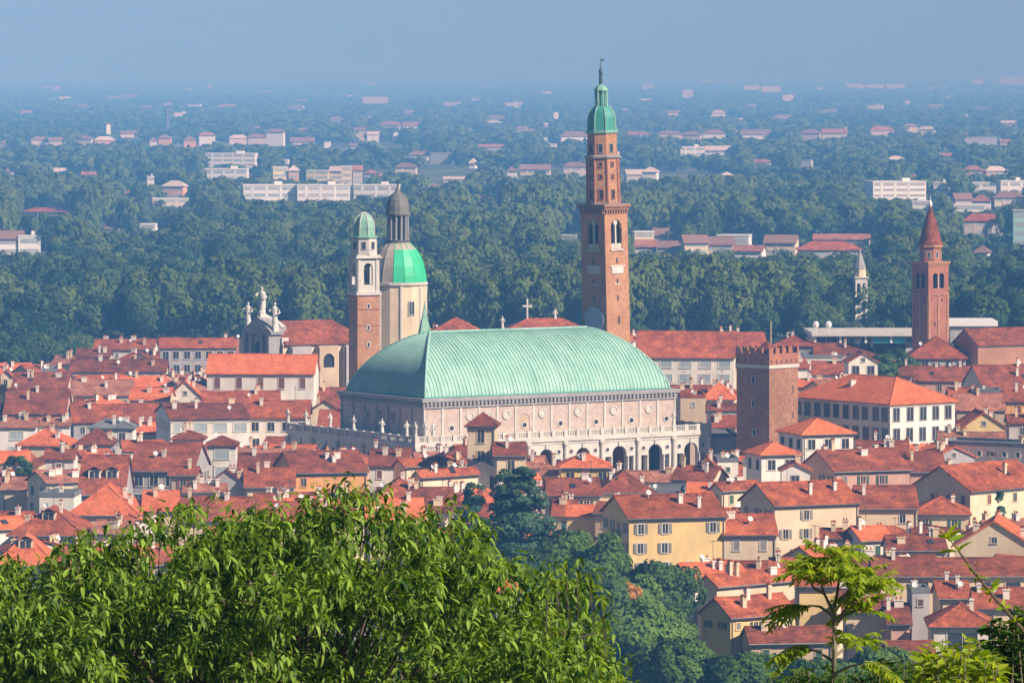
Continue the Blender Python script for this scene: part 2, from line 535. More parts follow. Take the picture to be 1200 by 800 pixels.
def build_ground():
    ys = [-400, -80, 0, 10, 30, 60, 100, 150, 220, 300, 380, 450, 500, 540, 600, 800, 1200, 1700, 2500, 4000, 7000, 12000, 20000, 35000, 60000, 95000]
    xs = [-40000, -15000, -6000, -2500, -1200, -500, -200, 0, 200, 500, 1200, 2500, 6000, 15000, 40000]
    mb = MB()
    for y in ys:
        for x in xs:
            mb.v.append((x, y, ground_z(x, y) - 0.03))
    n = len(xs)
    for i in range(len(ys) - 1):
        for j in range(n - 1):
            a = i * n + j
            mb.f.append((a, a + 1, a + n + 1, a + n)); mb.m.append(0)
    m = bpy.data.materials.new('plain_fields')
    m.use_nodes = True
    n_, l = m.node_tree.nodes, m.node_tree.links
    bs = n_['Principled BSDF']; bs.inputs['Roughness'].default_value = 0.95; bs.inputs['Specular IOR Level'].default_value = 0.1
    tc = n_.new('ShaderNodeTexCoord')
    nz = n_.new('ShaderNodeTexNoise'); nz.inputs['Scale'].default_value = 0.006; nz.inputs['Detail'].default_value = 6
    vo = n_.new('ShaderNodeTexVoronoi'); vo.inputs['Scale'].default_value = 0.004
    l.new(tc.outputs['Object'], nz.inputs['Vector']); l.new(tc.outputs['Object'], vo.inputs['Vector'])
    r1 = n_.new('ShaderNodeValToRGB')
    r1.color_ramp.elements[0].position = 0.38; r1.color_ramp.elements[0].color = (0.035, 0.062, 0.025, 1)
    r1.color_ramp.elements[1].position = 0.66; r1.color_ramp.elements[1].color = (0.10, 0.135, 0.05, 1)
    l.new(nz.outputs['Fac'], r1.inputs[0])
    r2 = n_.new('ShaderNodeValToRGB')
    r2.color_ramp.elements[0].color = (0.05, 0.09, 0.03, 1)
    r2.color_ramp.elements[1].color = (0.34, 0.29, 0.17, 1)
    sx = n_.new('ShaderNodeSeparateColor'); l.new(vo.outputs['Color'], sx.inputs[0]); l.new(sx.outputs[0], r2.inputs[0])
    mx = n_.new('ShaderNodeMix'); mx.data_type = 'RGBA'; mx.inputs['Factor'].default_value = 0.5
    l.new(r1.outputs[0], mx.inputs['A']); l.new(r2.outputs[0], mx.inputs['B'])
    l.new(mx.outputs['Result'], bs.inputs['Base Color'])
    MATS['plain_fields'] = m
    struct(build(mb, 'ground', 'plain_fields'))
    # paved streets and squares of the old town, one sheet just above the plain
    tp = MB()
    tp.poly([(-135, 830, 0.0), (-20, 800, 0.0), (30, 770, 0.0), (130, 740, 0.0), (210, 1200, 0.0), (240, 1610, 0.0), (-250, 1610, 0.0), (-200, 1200, 0.0)])
    struct(build(tp, 'street', 'paving'))


build_ground()


def build_hills():
    """The Alpine foothills that close the plain to the north, almost lost in the haze."""
    g = np.random.default_rng(3)
    nx, ny = 90, 14
    xs = np.linspace(-30000, 30000, nx); ys = np.linspace(31000, 47000, ny)
    mb = MB()
    for j, y in enumerate(ys):
        for i, x in enumerate(xs):
            t = j / (ny - 1)
            z = 590 * min(1.0, t * 2.2) * (0.965 + 0.02 * sin(x * 0.0007 + 1) + 0.015 * sin(x * 0.0023 + y * 0.0004))
            mb.v.append((x, y + 700 * sin(x * 0.0004 + j), z - 8))
    for j in range(ny - 1):
        for i in range(nx - 1):
            a = j * nx + i
            mb.f.append((a, a + 1, a + nx + 1, a + nx)); mb.m.append(0)
    struct(build(mb, 'hills', 'plain_fields', smooth=True))


build_hills()

# footprints kept clear of houses: (cx, cy, rz, half x, half y); protected screen boxes: (x0, x1, lowest visible row, distance)
FOOT, PROT, COVER = [], [], []


def silhouette(pts, y):
    """Remember a landmark's outline on screen, for the hidden-house test."""
    COVER.append((y, [proj(*p) for p in pts]))


# ------------------------------------------------------------------ the great hall with the green hull roof
TH = R(33)
UX = Vector((cos(TH), sin(TH), 0)); UY = Vector((-sin(TH), cos(TH), 0))
BAS = Vector((-17.6, 1050.0, 0.0))


def build_basilica():
    L, W, OV = 61.0, 31.7, 5.0
    rt = thing('basilica', 'great stone hall under a ribbed pale green copper hull roof', 'basilica', BAS, TH)
    ZE, ZR = 20.9, 33.2
    Z0 = 12.4
    # --- hall walls (upper storey, diapered pink marble)
    w = MB(); w.box(0, L, 0, W, 11.3, ZE - 1.9)
    build(w, 'hall_wall', 'marble_pink', rt)
    # pilaster strips
    NB = 14
    for i in range(NB + 1):
        x = L * i / NB
        p = MB(); p.box(max(0, x - 0.24) - (0.1 if i == 0 else 0), min(L, x + 0.24) + (0.1 if i == NB else 0), -0.16, 0.05, Z0, ZE - 1.9)
        build(p, 'pilaster', 'stone_white', rt)
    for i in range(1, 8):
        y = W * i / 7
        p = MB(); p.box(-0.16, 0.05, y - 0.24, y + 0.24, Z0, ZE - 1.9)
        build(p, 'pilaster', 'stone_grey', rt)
    # roundels (white discs in a ring) and small oculus openings in turn, one walled niche
    ring = MB(); ring.lathe([(0.95, 0.0), (0.95, 0.2), (0.68, 0.22), (0.66, 0.06), (0.6, 0.06)], 20)
    disc = MB(); disc.lathe([(0.62, 0.0), (0.6, 0.08), (0.3, 0.11)], 20)
    ocu = MB(); ocu.lathe([(0.72, 0.0), (0.72, 0.14), (0.5, 0.14), (0.46, 0.03)], 18)
    hole = MB(); hole.lathe([(0.47, 0.0), (0.47, 0.035)], 18)
    face = Matrix.Rotation(R(90), 4, 'X')
    me = {}
    for nm, b_, ms in (('roundel', ring, ['stone_white']), ('disc', disc, ['stone_white']), ('oculus', ocu, ['stone_white']), ('opening', hole, ['shade_opening'])):
        q = MB(); q.add(b_, face); me[nm] = q.mesh(nm, ms)
    for i in range(NB):
        x = L * (i + 0.5) / NB
        if i % 2 == 0 and i > 0 or i == 3:
            o = link('roundel', me['roundel'], rt, (x, 0, ZE - 3.75)); link('disc', me['disc'], o)
        if i % 2 == 1 or i == 0:
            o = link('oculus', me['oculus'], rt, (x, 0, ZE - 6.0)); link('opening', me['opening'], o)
        if i == 5:
            a = MB()
            arch_panel(a, x - 1.9, x + 1.9, ZE - 6.9, ZE - 2.9, x, 1.25, ZE - 4.9, -0.12, 0.11, 0)
            build(a, 'niche', 'marble_pink', rt)
            s = MB(); s.box(x - 1.24, x + 1.24, -0.015, 0.02, ZE - 6.9, ZE - 3.7)
            build(s, 'niche_back', 'wall_t', rt)
    o = MB(); o.lathe([(0.0, 0), (0.0, 0)], 3)
    # coats of arms on the shaded short wall
    for y, z in ((12, ZE - 4.2), (17, ZE - 4.0), (22, ZE - 4.3)):
        p = MB(); p.box(-0.2, 0.02, y - 0.9, y + 0.9, z - 0.8, z + 0.8); p.box(-0.3, -0.2, y - 0.5, y + 0.5, z - 0.5, z + 0.6)
        build(p, 'coat_of_arms', 'stone_grey', rt)
    # --- cornice with brackets
    c = MB()
    c.box(-0.3, L + 0.3, -0.3, W + 0.3, ZE - 1.9, ZE - 1.3)
    c.box(-0.8, L + 0.8, -0.8, W + 0.8, ZE - 0.62, ZE + 0.12)
    c.box(-0.4, L + 0.4, -0.4, W + 0.4, ZE - 1.3, ZE - 0.62)
    build(c, 'cornice', 'stone_grey', rt)
    br = MB()
    nb = 66
    for i in range(nb):
        x = (i + 0.5) * L / nb
        br.box(x - 0.2, x + 0.2, -0.72, -0.38, ZE - 1.28, ZE - 0.64)
    for i in range(34):
        y = (i + 0.5) * W / 34
        br.box(-0.72, -0.38, y - 0.2, y + 0.2, ZE - 1.28, ZE - 0.64)
    build(br, 'cornice_brackets', 'stone_grey', rt)
    # --- hull roof: four curved copper faces, standing seams
    HR, RUN, E = ZR - ZE - 0.1, 10.6, -0.8

    def prof(u):
        return ZE + 0.12 + HR * (1 - (1 - min(u, 1.0)) ** 1.5) ** (1 / 1.5)

    X0, X1, Y0, Y1 = -E, L + E, -E, W + E
    HW = (Y1 - Y0) / 2
    NU = 22

    def umax_l(x):
        return max(0.0, min(1.0, (x - X0) / RUN, (X1 - x) / RUN))

    def umax_s(y):
        return max(0.0, min(1.0, (y - Y0) / HW, (Y1 - y) / HW))

    us = [(i / NU) ** 1.6 for i in range(NU + 1)]
    seam = 0.86
    nx = int(round((X1 - X0) / seam)); ny = int(round((Y1 - Y0) / seam))
    cxs = [X0 + (X1 - X0) * i / nx for i in range(nx + 1)]
    cys = [Y0 + (Y1 - Y0) * i / ny for i in range(ny + 1)]

    def face_mesh(cols, um, place, rib):
        g, s = MB(), MB()
        for a, b in zip(cols, cols[1:]):
            ua, ub = um(a), um(b)
            for i in range(NU):
                qa = [place(a, ua * us[i]), place(b, ub * us[i]), place(b, ub * us[i + 1]), place(a, ua * us[i + 1])]
                pts = [q for k, q in enumerate(qa) if k == 0 or (Vector(q) - Vector(qa[k - 1])).length > 1e-5]
                if len(pts) > 2 and (Vector(pts[0]) - Vector(pts[-1])).length < 1e-5:
                    pts = pts[:-1]
                if len(pts) >= 3:
                    g.poly(pts)
        hw, ht = 0.13, 0.13
        for a in cols[1:-1]:
            u1 = um(a)
            prev = None
            for i in range(NU + 1):
                u = u1 * us[i]
                p0 = Vector(place(a - hw, u)); p1 = Vector(place(a + hw, u))
                pn = Vector(place(a, min(u + 0.01, 1))) - Vector(place(a, max(u - 0.01, 0)))
                nrm = (p1 - p0).cross(pn).normalized()
                if nrm.z < 0:
                    nrm = -nrm
                ring_ = [p0 - nrm * 0.04, p0 + nrm * ht, p1 + nrm * ht, p1 - nrm * 0.04]
                if prev:
                    for k in range(3):
                        s.poly([prev[k], prev[k + 1], ring_[k + 1], ring_[k]])
                prev = ring_
        return g, s

    def place_front(x, u):
        return (x, Y0 + HW * u, prof(u))

    def place_back(x, u):
        return (x, Y1 - HW * u, prof(u))

    def place_left(y, u):
        return (X0 + RUN * u, y, prof(u))

    def place_right(y, u):
        return (X1 - RUN * u, y, prof(u))

    roof = None
    for cols, um, pl in ((cxs, umax_l, place_front), (cys, umax_s, place_left), (cys, umax_s, place_right), (cxs, umax_l, place_back)):
        g, s = face_mesh(cols, um, pl, True)
        o = build(g, 'roof', 'copper', rt, smooth=True) if roof is None else build(g, 'roof_slope', 'copper', roof, smooth=True)
        if roof is None:
            roof = o
        build(s, 'standing_seams', 'copper_seam', roof)
    # hip rolls and ridge roll
    for sx in (0, 1):
        for sy in (0, 1):
            pts = [((X0 + RUN * u) if sx == 0 else (X1 - RUN * u), (Y0 + HW * u) if sy == 0 else (Y1 - HW * u), prof(u) + 0.05) for u in us]
            t = MB(); t.tube(pts, 0.24, 6); build(t, 'hip_roll', 'copper_seam', roof)
    t = MB(); t.tube([(X0 + RUN - 0.1, W / 2, ZR + 0.12), (X1 - RUN + 0.1, W / 2, ZR + 0.12)], 0.3, 6); build(t, 'ridge_roll', 'copper', roof)
    g = MB(); g.box(X0 - 0.25, X1 + 0.25, Y0 - 0.25, Y1 + 0.25, ZE + 0.12, ZE + 0.32); build(g, 'gutter', 'copper_teal', roof)
    # pinnacle of copper at the ridge's end
    p = MB(); p.lathe([(1.75, ZR - 1.2), (1.5, ZR + 0.3), (0.75, ZR + 2.8), (0.18, ZR + 5.6), (0.03, ZR + 6.4)], 4, X0 + RUN + 0.2, W / 2 + 2.4, 0, R(25))
    build(p, 'pinnacle', 'copper_pale', rt)
    # --- loggia wrapped round the hall: arcade walls with arch, paired side openings, oculi
    XA, XB, YA, YB = -OV, L + OV, -OV, W + 13.0
    ZB = 13.9                    # terrace rail
    ZT = 12.55                   # terrace floor
    nbx = 8
    bay = (XB - XA) / nbx

    def arcade(x0, width, nb_, T, stone):
        wl_ = MB()
        b_ = width / nb_
        for i in range(nb_):
            a = x0 + i * b_
            c_ = a + b_ / 2
            hw = 1.72
            xs_ = [a, c_ - hw - 1.75, c_ - hw - 0.62, c_ + hw + 0.62, c_ + hw + 1.75, a + b_]
            arch_panel(wl_, a, c_ - hw - 0.62, 3.6, 11.2, (xs_[1] + xs_[2]) / 2, 0.56, 8.1, 0, 1.0, 0, flat=True, T=T, zb=4.3)
            arch_panel(wl_, c_ - hw - 0.62, c_ + hw + 0.62, 3.6, 11.2, c_, hw, 8.55, 0, 1.0, 0, T=T, zb=4.3, n=14)
            arch_panel(wl_, c_ + hw + 0.62, a + b_, 3.6, 11.2, (xs_[3] + xs_[4]) / 2, 0.56, 8.1, 0, 1.0, 0, flat=True, T=T, zb=4.3)
            wl_.poly([T((a, 0, 0)), T((a + b_, 0, 0)), T((a + b_, 0, 3.6)), T((a, 0, 3.6))])
        return wl_

    Tf = lambda p: (p[0], YA + p[1], p[2])
    Tl = lambda p: (XA + p[1], YB - (p[0] - YA), p[2])
    Tr = lambda p: (XB - p[1], p[0], p[2])
    nby = 5
    ar = arcade(XA, XB - XA, nbx, Tf, 'stone_white'); o_f = build(ar, 'arcade_wall', 'stone_white', rt)
    ar = arcade(YA, YB - YA, nby, Tl, 'stone_white'); build(ar, 'arcade_wall', 'stone_white', rt)
    ar = arcade(YA, YB - YA, nby, Tr, 'stone_white'); build(ar, 'arcade_wall', 'stone_white', rt)
    # loggia floor and back wall, coloured dark to deepen the shade inside
    fl = MB(); fl.box(XA + 0.5, XB - 0.5, YA + 0.5, YB - 0.5, 3.3, 4.2); build(fl, 'loggia_floor', 'roof_dark', rt)
    bw = MB(); bw.box(XA + 8.5, XB - 8.5, YA + 8.5, YB - 8.5, 4.2, 11.19); build(bw, 'loggia_back_wall', 'brick_brown', rt)
    # entablature and terrace
    en = MB()
    en.box(XA - 0.15, XB + 0.15, YA - 0.15, YB + 0.15, 11.2, 11.75)
    en.box(XA - 0.45, XB + 0.45, YA - 0.45, YB + 0.45, 11.75, ZT)
    build(en, 'entablature', 'stone_white', rt)
    # big half columns between the bays, with base, capital and broken entablature
    def column(x, y, nm='column'):
        q = MB()
        q.lathe([(0.5, 4.3), (0.5, 4.6), (0.4, 4.75), (0.36, 10.2), (0.36, 10.6), (0.48, 10.8), (0.5, 11.19)], 10, x, y)
        q.box(x - 0.55, x + 0.55, y - 0.5, y + 0.3, 3.4, 4.3)
        q.box(x - 0.5, x + 0.5, y - 0.25, y + 0.3, 11.2, 11.74)
        return build(q, nm, 'stone_white', rt)
    for i in range(nbx + 1):
        x = XA + bay * i
        column(min(max(x, XA + 0.1), XB - 0.1), YA - 0.25)
    for i in range(1, nby + 1):
        y = YA + (YB - YA) * i / nby
        q = MB()
        q.lathe([(0.62, 4.3), (0.62, 4.6), (0.5, 4.75), (0.46, 10.2), (0.62, 10.8), (0.66, 11.19)], 10, XA - 0.25, y)
        q.box(XA - 0.93, XA + 0.3, y - 0.68, y + 0.68, 3.4, 4.3)
        build(q, 'column', 'stone_white', rt)
    # small columns of the serliana and the oculi above
    ring2 = MB(); ring2.lathe([(0.55, 0.0), (0.55, 0.1), (0.38, 0.1), (0.36, 0.02)], 14)
    hole2 = MB(); hole2.lathe([(0.37, 0.0), (0.37, 0.03)], 14)
    q1 = MB(); q1.add(ring2, face); m1 = q1.mesh('oculus', ['stone_white'])
    q2 = MB(); q2.add(hole2, face); m2 = q2.mesh('opening', ['shade_opening'])
    key = MB(); key.box(-0.3, 0.3, -0.28, 0.02, 0, 0.85); mk = key.mesh('keystone', ['stone_white'])
    for i in range(nbx):
        c_ = XA + bay * (i + 0.5)
        for s in (-1, 1):
            o = link('oculus', m1, rt, (c_ + s * 2.95, YA, 9.55)); link('opening', m2, o)
            q = MB(); q.lathe([(0.3, 4.3), (0.24, 4.5), (0.22, 7.8), (0.34, 8.1)], 8, c_ + s * 2.02, YA - 0.12); build(q, 'small_column', 'stone_white', rt)
        link('keystone', mk, rt, (c_, YA, 10.2))
    for i in range(nby):
        y = YA + (YB - YA) * (i + 0.5) / nby
        for s in (-1, 1):
            o = link('oculus', m1, rt, (XA, y + s * 2.95, 9.55), R(-90)); link('opening', m2, o)
        link('keystone', mk, rt, (XA, y, 10.2), R(-90))
    # balustrade: posts, rails, balusters
    def balustrade(x0, x1, T, nposts):
        ra, ba = MB(), MB()
        def bx(mb, a0, a1, b0, b1, z0, z1):
            p = T((a0, b0, 0)); q = T((a1, b1, 0))
            mb.box(min(p[0], q[0]), max(p[0], q[0]), min(p[1], q[1]), max(p[1], q[1]), z0, z1)
        bx(ra, x0, x1, -0.16, 0.16, ZT, ZT + 0.22)
        bx(ra, x0, x1, -0.2, 0.2, ZB - 0.22, ZB)
        for i in range(nposts + 1):
            x = x0 + (x1 - x0) * i / nposts
            bx(ra, x - 0.42, x + 0.42, -0.3, 0.3, ZT, ZB + 0.12)
        n = int((x1 - x0) / 0.42)
        for i in range(n):
            x = x0 + (i + 0.5) * (x1 - x0) / n
            bx(ba, x - 0.09, x + 0.09, -0.09, 0.09, ZT + 0.22, ZB - 0.22)
        o = build(ra, 'balustrade', 'stone_white', rt)
        build(ba, 'balusters', 'stone_white', o)
    balustrade(XA, XB, lambda p: (p[0], YA - 0.15 + p[1], p[2]), 24)
    balustrade(YA, YB, lambda p: (XA - 0.15 + p[1], p[0], p[2]), 15)
    balustrade(YA, YB, lambda p: (XB + 0.15 + p[1], p[0], p[2]), 15)
    # statues on the terrace rail
    k = 0
    spots = [(XA - 0.15, YB), (XA - 0.15, YB - 7.5), (XA - 0.15, YA + 32.8), (XA - 0.15, YA + 23.5), (XA - 0.15, YA + 12.5), (XA - 0.15, YA + 3.2), (XA - 0.15, YA), (XA + 2.2, YA - 0.15),
             (XA + 4.0, YA - 0.15), (XB + 0.15, YA), (XB - 8.9, YA - 0.15)]
    for x, y in spots:
        o = build(statue_mb(2.9, k), 'statue', 'stone_statue', rt, (x, y, ZB + 0.13), R(-60 + 30 * (k % 3)), smooth=True)
        k += 1
    cc = BAS + UX * ((XA + XB) / 2) + UY * ((YA + YB) / 2)
    FOOT.append((cc.x, cc.y, TH, (XB - XA) / 2 + 3, (YB - YA) / 2 + 3))
    g2w = lambda x, y, z: tuple(BAS + UX * x + UY * y + Vector((0, 0, z)))
    silhouette([g2w(XA, YB, 0), g2w(XA, YA, 0), g2w(XB, YA, 0), g2w(XB, YA, ZB), g2w(L, 0, ZE), g2w(L - RUN, W / 2, ZR), g2w(RUN, W / 2, ZR), g2w(0, W, ZE), g2w(0, W, ZB), g2w(XA, YB, ZB)], 1045)
    PROT.append((345, 400, 522, 1080)); PROT.append((400, 495, 531, 1060)); PROT.append((495, 545, 520, 1060)); PROT.append((545, 615, 520, 1070))
    PROT.append((615, 700, 535, 1080)); PROT.append((700, 828, 552, 1100))


build_basilica()


# ------------------------------------------------------------------ towers
def sides(w, fn):
    """Call fn(T, k) for the four walls of a square of width w; T maps wall coordinates (x, y outward negative, z) to the tower's."""
    for k in range(4):
        a = k * pi / 2
        ca, sa = cos(a), sin(a)
        yield k, (lambda p, ca=ca, sa=sa: (p[0] * ca - (p[1] - w / 2) * sa, p[0] * sa + (p[1] - w / 2) * ca, p[2]))


def sq(mb, w, z0, z1, mi=0, w2=None):
    a, b = w / 2, (w2 or w) / 2
    mb.rings([[(-a, -a, z0), (a, -a, z0), (a, a, z0), (-a, a, z0)], [(-b, -b, z1), (b, -b, z1), (b, b, z1), (-b, b, z1)]], mi, True, True)


def tower_frame(xl, xc, xr, Y, th=None):
    """Square tower whose nearest corner shows at xc at distance Y: centre, rotation and width."""
    s = F / Y
    if th is None:
        th = math.atan2(xc - xl, xr - xc)
    w = (xr - xl) / s / (sin(th) + cos(th))
    cx = atx(xc, Y); cy = Y
    cx += cos(th) * w / 2 - sin(th) * w / 2
    cy += sin(th) * w / 2 + cos(th) * w / 2
    return cx, cy, th, w


def slit(parent, w, side, u, z, ww, hh, frame='stone_white', pane='shade_opening'):
    """Opening on tower side 0 (right, lit) or 3 (left, shaded) at offset u from the wall's middle."""
    rz = {0: 0.0, 3: R(-90), 1: R(90), 2: R(180)}[side]
    x, y = {0: (u, -w / 2), 3: (-w / 2, -u), 1: (w / 2, u), 2: (-u, w / 2)}[side]
    kw, kh = round(ww, 2), round(hh, 2)
    if frame is None:
        return link('opening', shared(('opening', kw, kh, pane), lambda: pane_mb(kw, kh, False), [pane, pane]), parent, (x, y, z), rz)
    wo_ = link('window', shared(('window', kw, kh, frame), lambda: window_mb(kw, kh, 0.16, 0.1), [frame]), parent, (x, y, z), rz)
    link('opening', shared(('opening', kw, kh, pane), lambda: pane_mb(kw, kh, False), [pane, pane]), wo_)
    return wo_


def build_clock_tower():
    Y = 1105.0
    cx, cy, th, w = tower_frame(687.5, 715.5, 743, Y)
    rt = thing('clock_tower', 'tall slender brick clock tower with green copper dome behind the hall', 'tower', (cx, cy, 0), th)
    # the tower leans a little to the west
    rt.rotation_mode = 'XYZ'
    rt.matrix_world = Matrix.Translation((cx, cy, 0)) @ Matrix.Rotation(R(-1.3), 4, 'Y') @ Matrix.Rotation(th, 4, 'Z')
    z = lambda py: atz(py, Y)
    zt = z(246)
    s = MB(); sq(s, w + 0.05, 0, z(300), 0, w - 0.05); build(s, 'shaft', 'brick_orange', rt)
    # belfry storey with large two-light openings on all four walls
    b = MB()
    w1 = w - 0.05
    for k, T in sides(w1, None):
        arch_panel(b, -w1 / 2, w1 / 2, z(300), zt, 0.0, 1.62, z(267), 0, 0.8, 0, T=T, zb=z(292), n=12)
    b.poly([(-w1 / 2, -w1 / 2, zt), (w1 / 2, -w1 / 2, zt), (w1 / 2, w1 / 2, zt), (-w1 / 2, w1 / 2, zt)])
    build(b, 'belfry', 'brick_orange', rt)
    core = MB(); sq(core, w1 - 2.2, z(300), zt - 0.1); build(core, 'bell_chamber_shade', 'shade_opening', rt)  # dark solid block added to stand for the shade inside the belfry
    for k, T in sides(w1, None):
        m = MB()
        # white archivolt, mullion column, small twin arches, parapet
        arc = [(1.75 * cos(pi * i / 12), z(267) + 1.75 * sin(pi * i / 12)) for i in range(13)]
        for (a, za), (c, zc) in zip(arc, arc[1:]):
            i0, i1 = (a * 0.84, (za - z(267)) * 0.84 + z(267)), (c * 0.84, (zc - z(267)) * 0.84 + z(267))
            m.poly([T((a, 0.25, za)), T((c, 0.25, zc)), T((i1[0], 0.25, i1[1])), T((i0[0], 0.25, i0[1]))])
        def bx(x0, x1, y0, y1, z0, z1):
            p, q = T((x0, y0, 0)), T((x1, y1, 0))
            m.box(min(p[0], q[0]), max(p[0], q[0]), min(p[1], q[1]), max(p[1], q[1]), z0, z1)
        bx(-0.2, 0.2, 0.2, 0.6, z(292), z(262))
        bx(-0.55, 0.55, 0.25, 0.55, z(264), z(257))
        bx(-1.6, 1.6, 0.15, 0.5, z(292), z(286))
        bx(-1.9, 1.9, -0.25, 0.1, z(294.5), z(292.5))
        build(m, 'belfry_window', 'stone_white', rt)
    # bracketed cornice under the gallery
    c = MB()
    sq(c, w + 0.5, zt, zt + 0.5); sq(c, w + 1.1, zt + 0.5, zt + 1.0)
    for k, T in sides(w, None):
        for i in range(9):
            x = -w / 2 + w * (i + 0.5) / 9
            p, q = T((x - 0.18, -0.42, 0)), T((x + 0.18, 0.1, 0))
            c.box(min(p[0], q[0]), max(p[0], q[0]), min(p[1], q[1]), max(p[1], q[1]), zt - 0.75, zt - 0.002)
    build(c, 'cornice', 'brick_brown', rt)
    g = MB()
    for k, T in sides(w + 0.9, None):
        p, q = T((-(w + 0.9) / 2, 0, 0)), T(((w + 0.9) / 2, 0.15, 0))
        g.box(min(p[0], q[0]), max(p[0], q[0]), min(p[1], q[1]), max(p[1], q[1]), zt + 1.0, zt + 1.15)
        for i in range(12):
            x = -(w + 0.8) / 2 + (w + 0.8) * i / 11
            p, q = T((x - 0.05, 0, 0)), T((x + 0.05, 0.12, 0))
            g.box(min(p[0], q[0]), max(p[0], q[0]), min(p[1], q[1]), max(p[1], q[1]), zt + 1.15, zt + 1.7)
    build(g, 'gallery_rail', 'stone_grey', rt)
    # octagonal upper storeys
    oct_ph = -th - R(90) + R(14)
    d = MB(); d.lathe([(3.62, zt + 1.0), (3.5, z(186))], 8, ph=oct_ph); build(d, 'octagon', 'brick_orange', rt)
    d = MB(); d.lathe([(3.75, z(186)), (3.95, z(185)), (3.95, z(183)), (3.5, z(182))], 8, ph=oct_ph); build(d, 'octagon_cornice', 'stone_grey', rt)
    d = MB(); d.lathe([(3.3, z(182.2)), (3.2, z(157))], 8, ph=oct_ph); build(d, 'upper_octagon', 'brick_orange', rt)
    d = MB(); d.lathe([(3.3, z(157)), (3.5, z(156)), (3.5, z(153)), (3.2, z(152.9))], 8, ph=oct_ph); build(d, 'dome_cornice', 'copper_pale', rt)
    do = MB(); do.lathe([(3.1, z(153)), (3.0, z(144)), (2.9, z(137)), (2.6, z(131)), (2.0, z(126.5)), (1.45, z(125))], 8, ph=oct_ph)
    dm = build(do, 'dome', 'copper_teal', rt)
    for j in range(8):
        a = oct_ph + j * pi / 4
        pts = [(r * cos(a), r * sin(a), zz) for r, zz in ((3.12, z(153)), (3.02, z(144)), (2.92, z(137)), (2.62, z(131)), (2.02, z(126.5)), (1.47, z(125)))]
        t = MB(); t.tube(pts, 0.13, 5); build(t, 'dome_rib', 'copper_pale', dm)
    # corner strips and openings of the octagons
    for j in range(8):
        a = oct_ph + j * pi / 4
        t = MB(); t.tube([(3.6 * cos(a), 3.6 * sin(a), zt + 1.05), (3.48 * cos(a), 3.48 * sin(a), z(186))], 0.22, 5); build(t, 'corner_strip', 'brick_red', rt)
        am = a + pi / 8
        rz_ = am + pi / 2
        for zz, ww, hh, rr in ((z(228), 0.75, 1.9, 3.62), (z(207), 0.5, 0.8, 3.58), (z(193), 0.55, 0.9, 3.54)):
            ap = (3.62 - 0.12 * (zz - zt - 1.0) / (z(186) - zt - 1.0)) * cos(pi / 8) + 0.02
            o = link('window', shared(('window', ww, hh, 'brick_red'), lambda: window_mb(ww, hh, 0.16, 0.1), ['brick_red']), rt, (ap * cos(am), ap * sin(am), zz), rz_)
            link('opening', shared(('opening', ww, hh, 'shade_opening'), lambda: pane_mb(ww, hh, False), ['shade_opening', 'shade_opening']), o)
        for zz, ww, hh, rr in ((z(174), 0.75, 1.7, 3.24),):
            ap = 3.26 * cos(pi / 8) + 0.03
            o = link('window', shared(('window', ww, hh, 'stone_grey'), lambda: window_mb(ww, hh, 0.16, 0.1), ['stone_grey']), rt, (ap * cos(am), ap * sin(am), zz), rz_)
            link('opening', shared(('opening', ww, hh, 'shade_opening'), lambda: pane_mb(ww, hh, False), ['shade_opening', 'shade_opening']), o)
    # copper lantern with posts, cap and figure
    l = MB(); l.lathe([(0.75, z(125)), (0.75, z(107))], 8); build(l, 'lantern_core', 'copper_teal', rt)
    for j in range(8):
        a = oct_ph + j * pi / 4
        t = MB(); t.lathe([(0.19, z(125)), (0.19, z(107))], 6, 1.25 * cos(a), 1.25 * sin(a)); build(t, 'lantern_post', 'copper_pale', rt)
    l = MB(); l.lathe([(1.5, z(107.2)), (1.6, z(106)), (1.5, z(104.5)), (1.1, z(101.5)), (0.45, z(99.5)), (0.25, z(97.5))], 8, ph=oct_ph); build(l, 'lantern_cap', 'copper_pale', rt)
    build(statue_mb(3.7, 4), 'statue', 'bronze', rt, (0, 0, z(98)), R(20), smooth=True)
    fl = MB(); fl.tube([(0.1, 0, z(80)), (0.1, 0, z(68))], 0.07, 5); fl.box(0.1, 1.1, -0.06, 0.06, z(72), z(69.5)); build(fl, 'banner_pole', 'bronze', rt)
    # reliefs, slits, clock on the two walls in view
    for side, du in ((0, 0.0), (3, 0.0)):
        p = MB(); p.box(-1.75, 1.75, -0.14, 0.02, z(321), z(313)); p.box(-2.3, 2.3, -0.2, 0.02, z(313), z(311.5))
        rz_ = {0: 0.0, 3: R(-90)}[side]
        x, y = {0: (0, -w / 2), 3: (-w / 2, 0)}[side]
        build(p, 'relief_panel', 'stone_white', rt, (x, y, 0), rz_)
        for py, hh in ((306, 1.1), (330, 0.9), (350, 1.2)):
            slit(rt, w, side, 0.0, z(py), 0.42, hh, None)
        slit(rt, w, side, 0.2, z(376) if side == 0 else z(345) - 30, 0.5, 1.6, None)
        sb = MB(); sb.box(-1.2, 1.2, -0.1, 0.02, z(334), z(333)); build(sb, 'ledge', 'stone_white', rt, (x, y, 0), rz_)
    ck = MB(); ck.lathe([(2.75, 0), (2.75, 0.25), (2.5, 0.27), (2.15, 0.15), (1.0, 0.16), (0.95, 0.2)], 32)
    q = MB(); q.add(ck, Matrix.Translation((-w / 2, 0, z(375))) @ Matrix.Rotation(R(-90), 4, 'Y'))
    cf = build(q, 'clock_face', 'clock_blue', rt)
    hd = MB(); hd.box(-w / 2 - 0.32, -w / 2 - 0.28, -0.1, 0.1, z(375), z(375) + 1.9); build(hd, 'clock_hand', 'stone_white', cf)
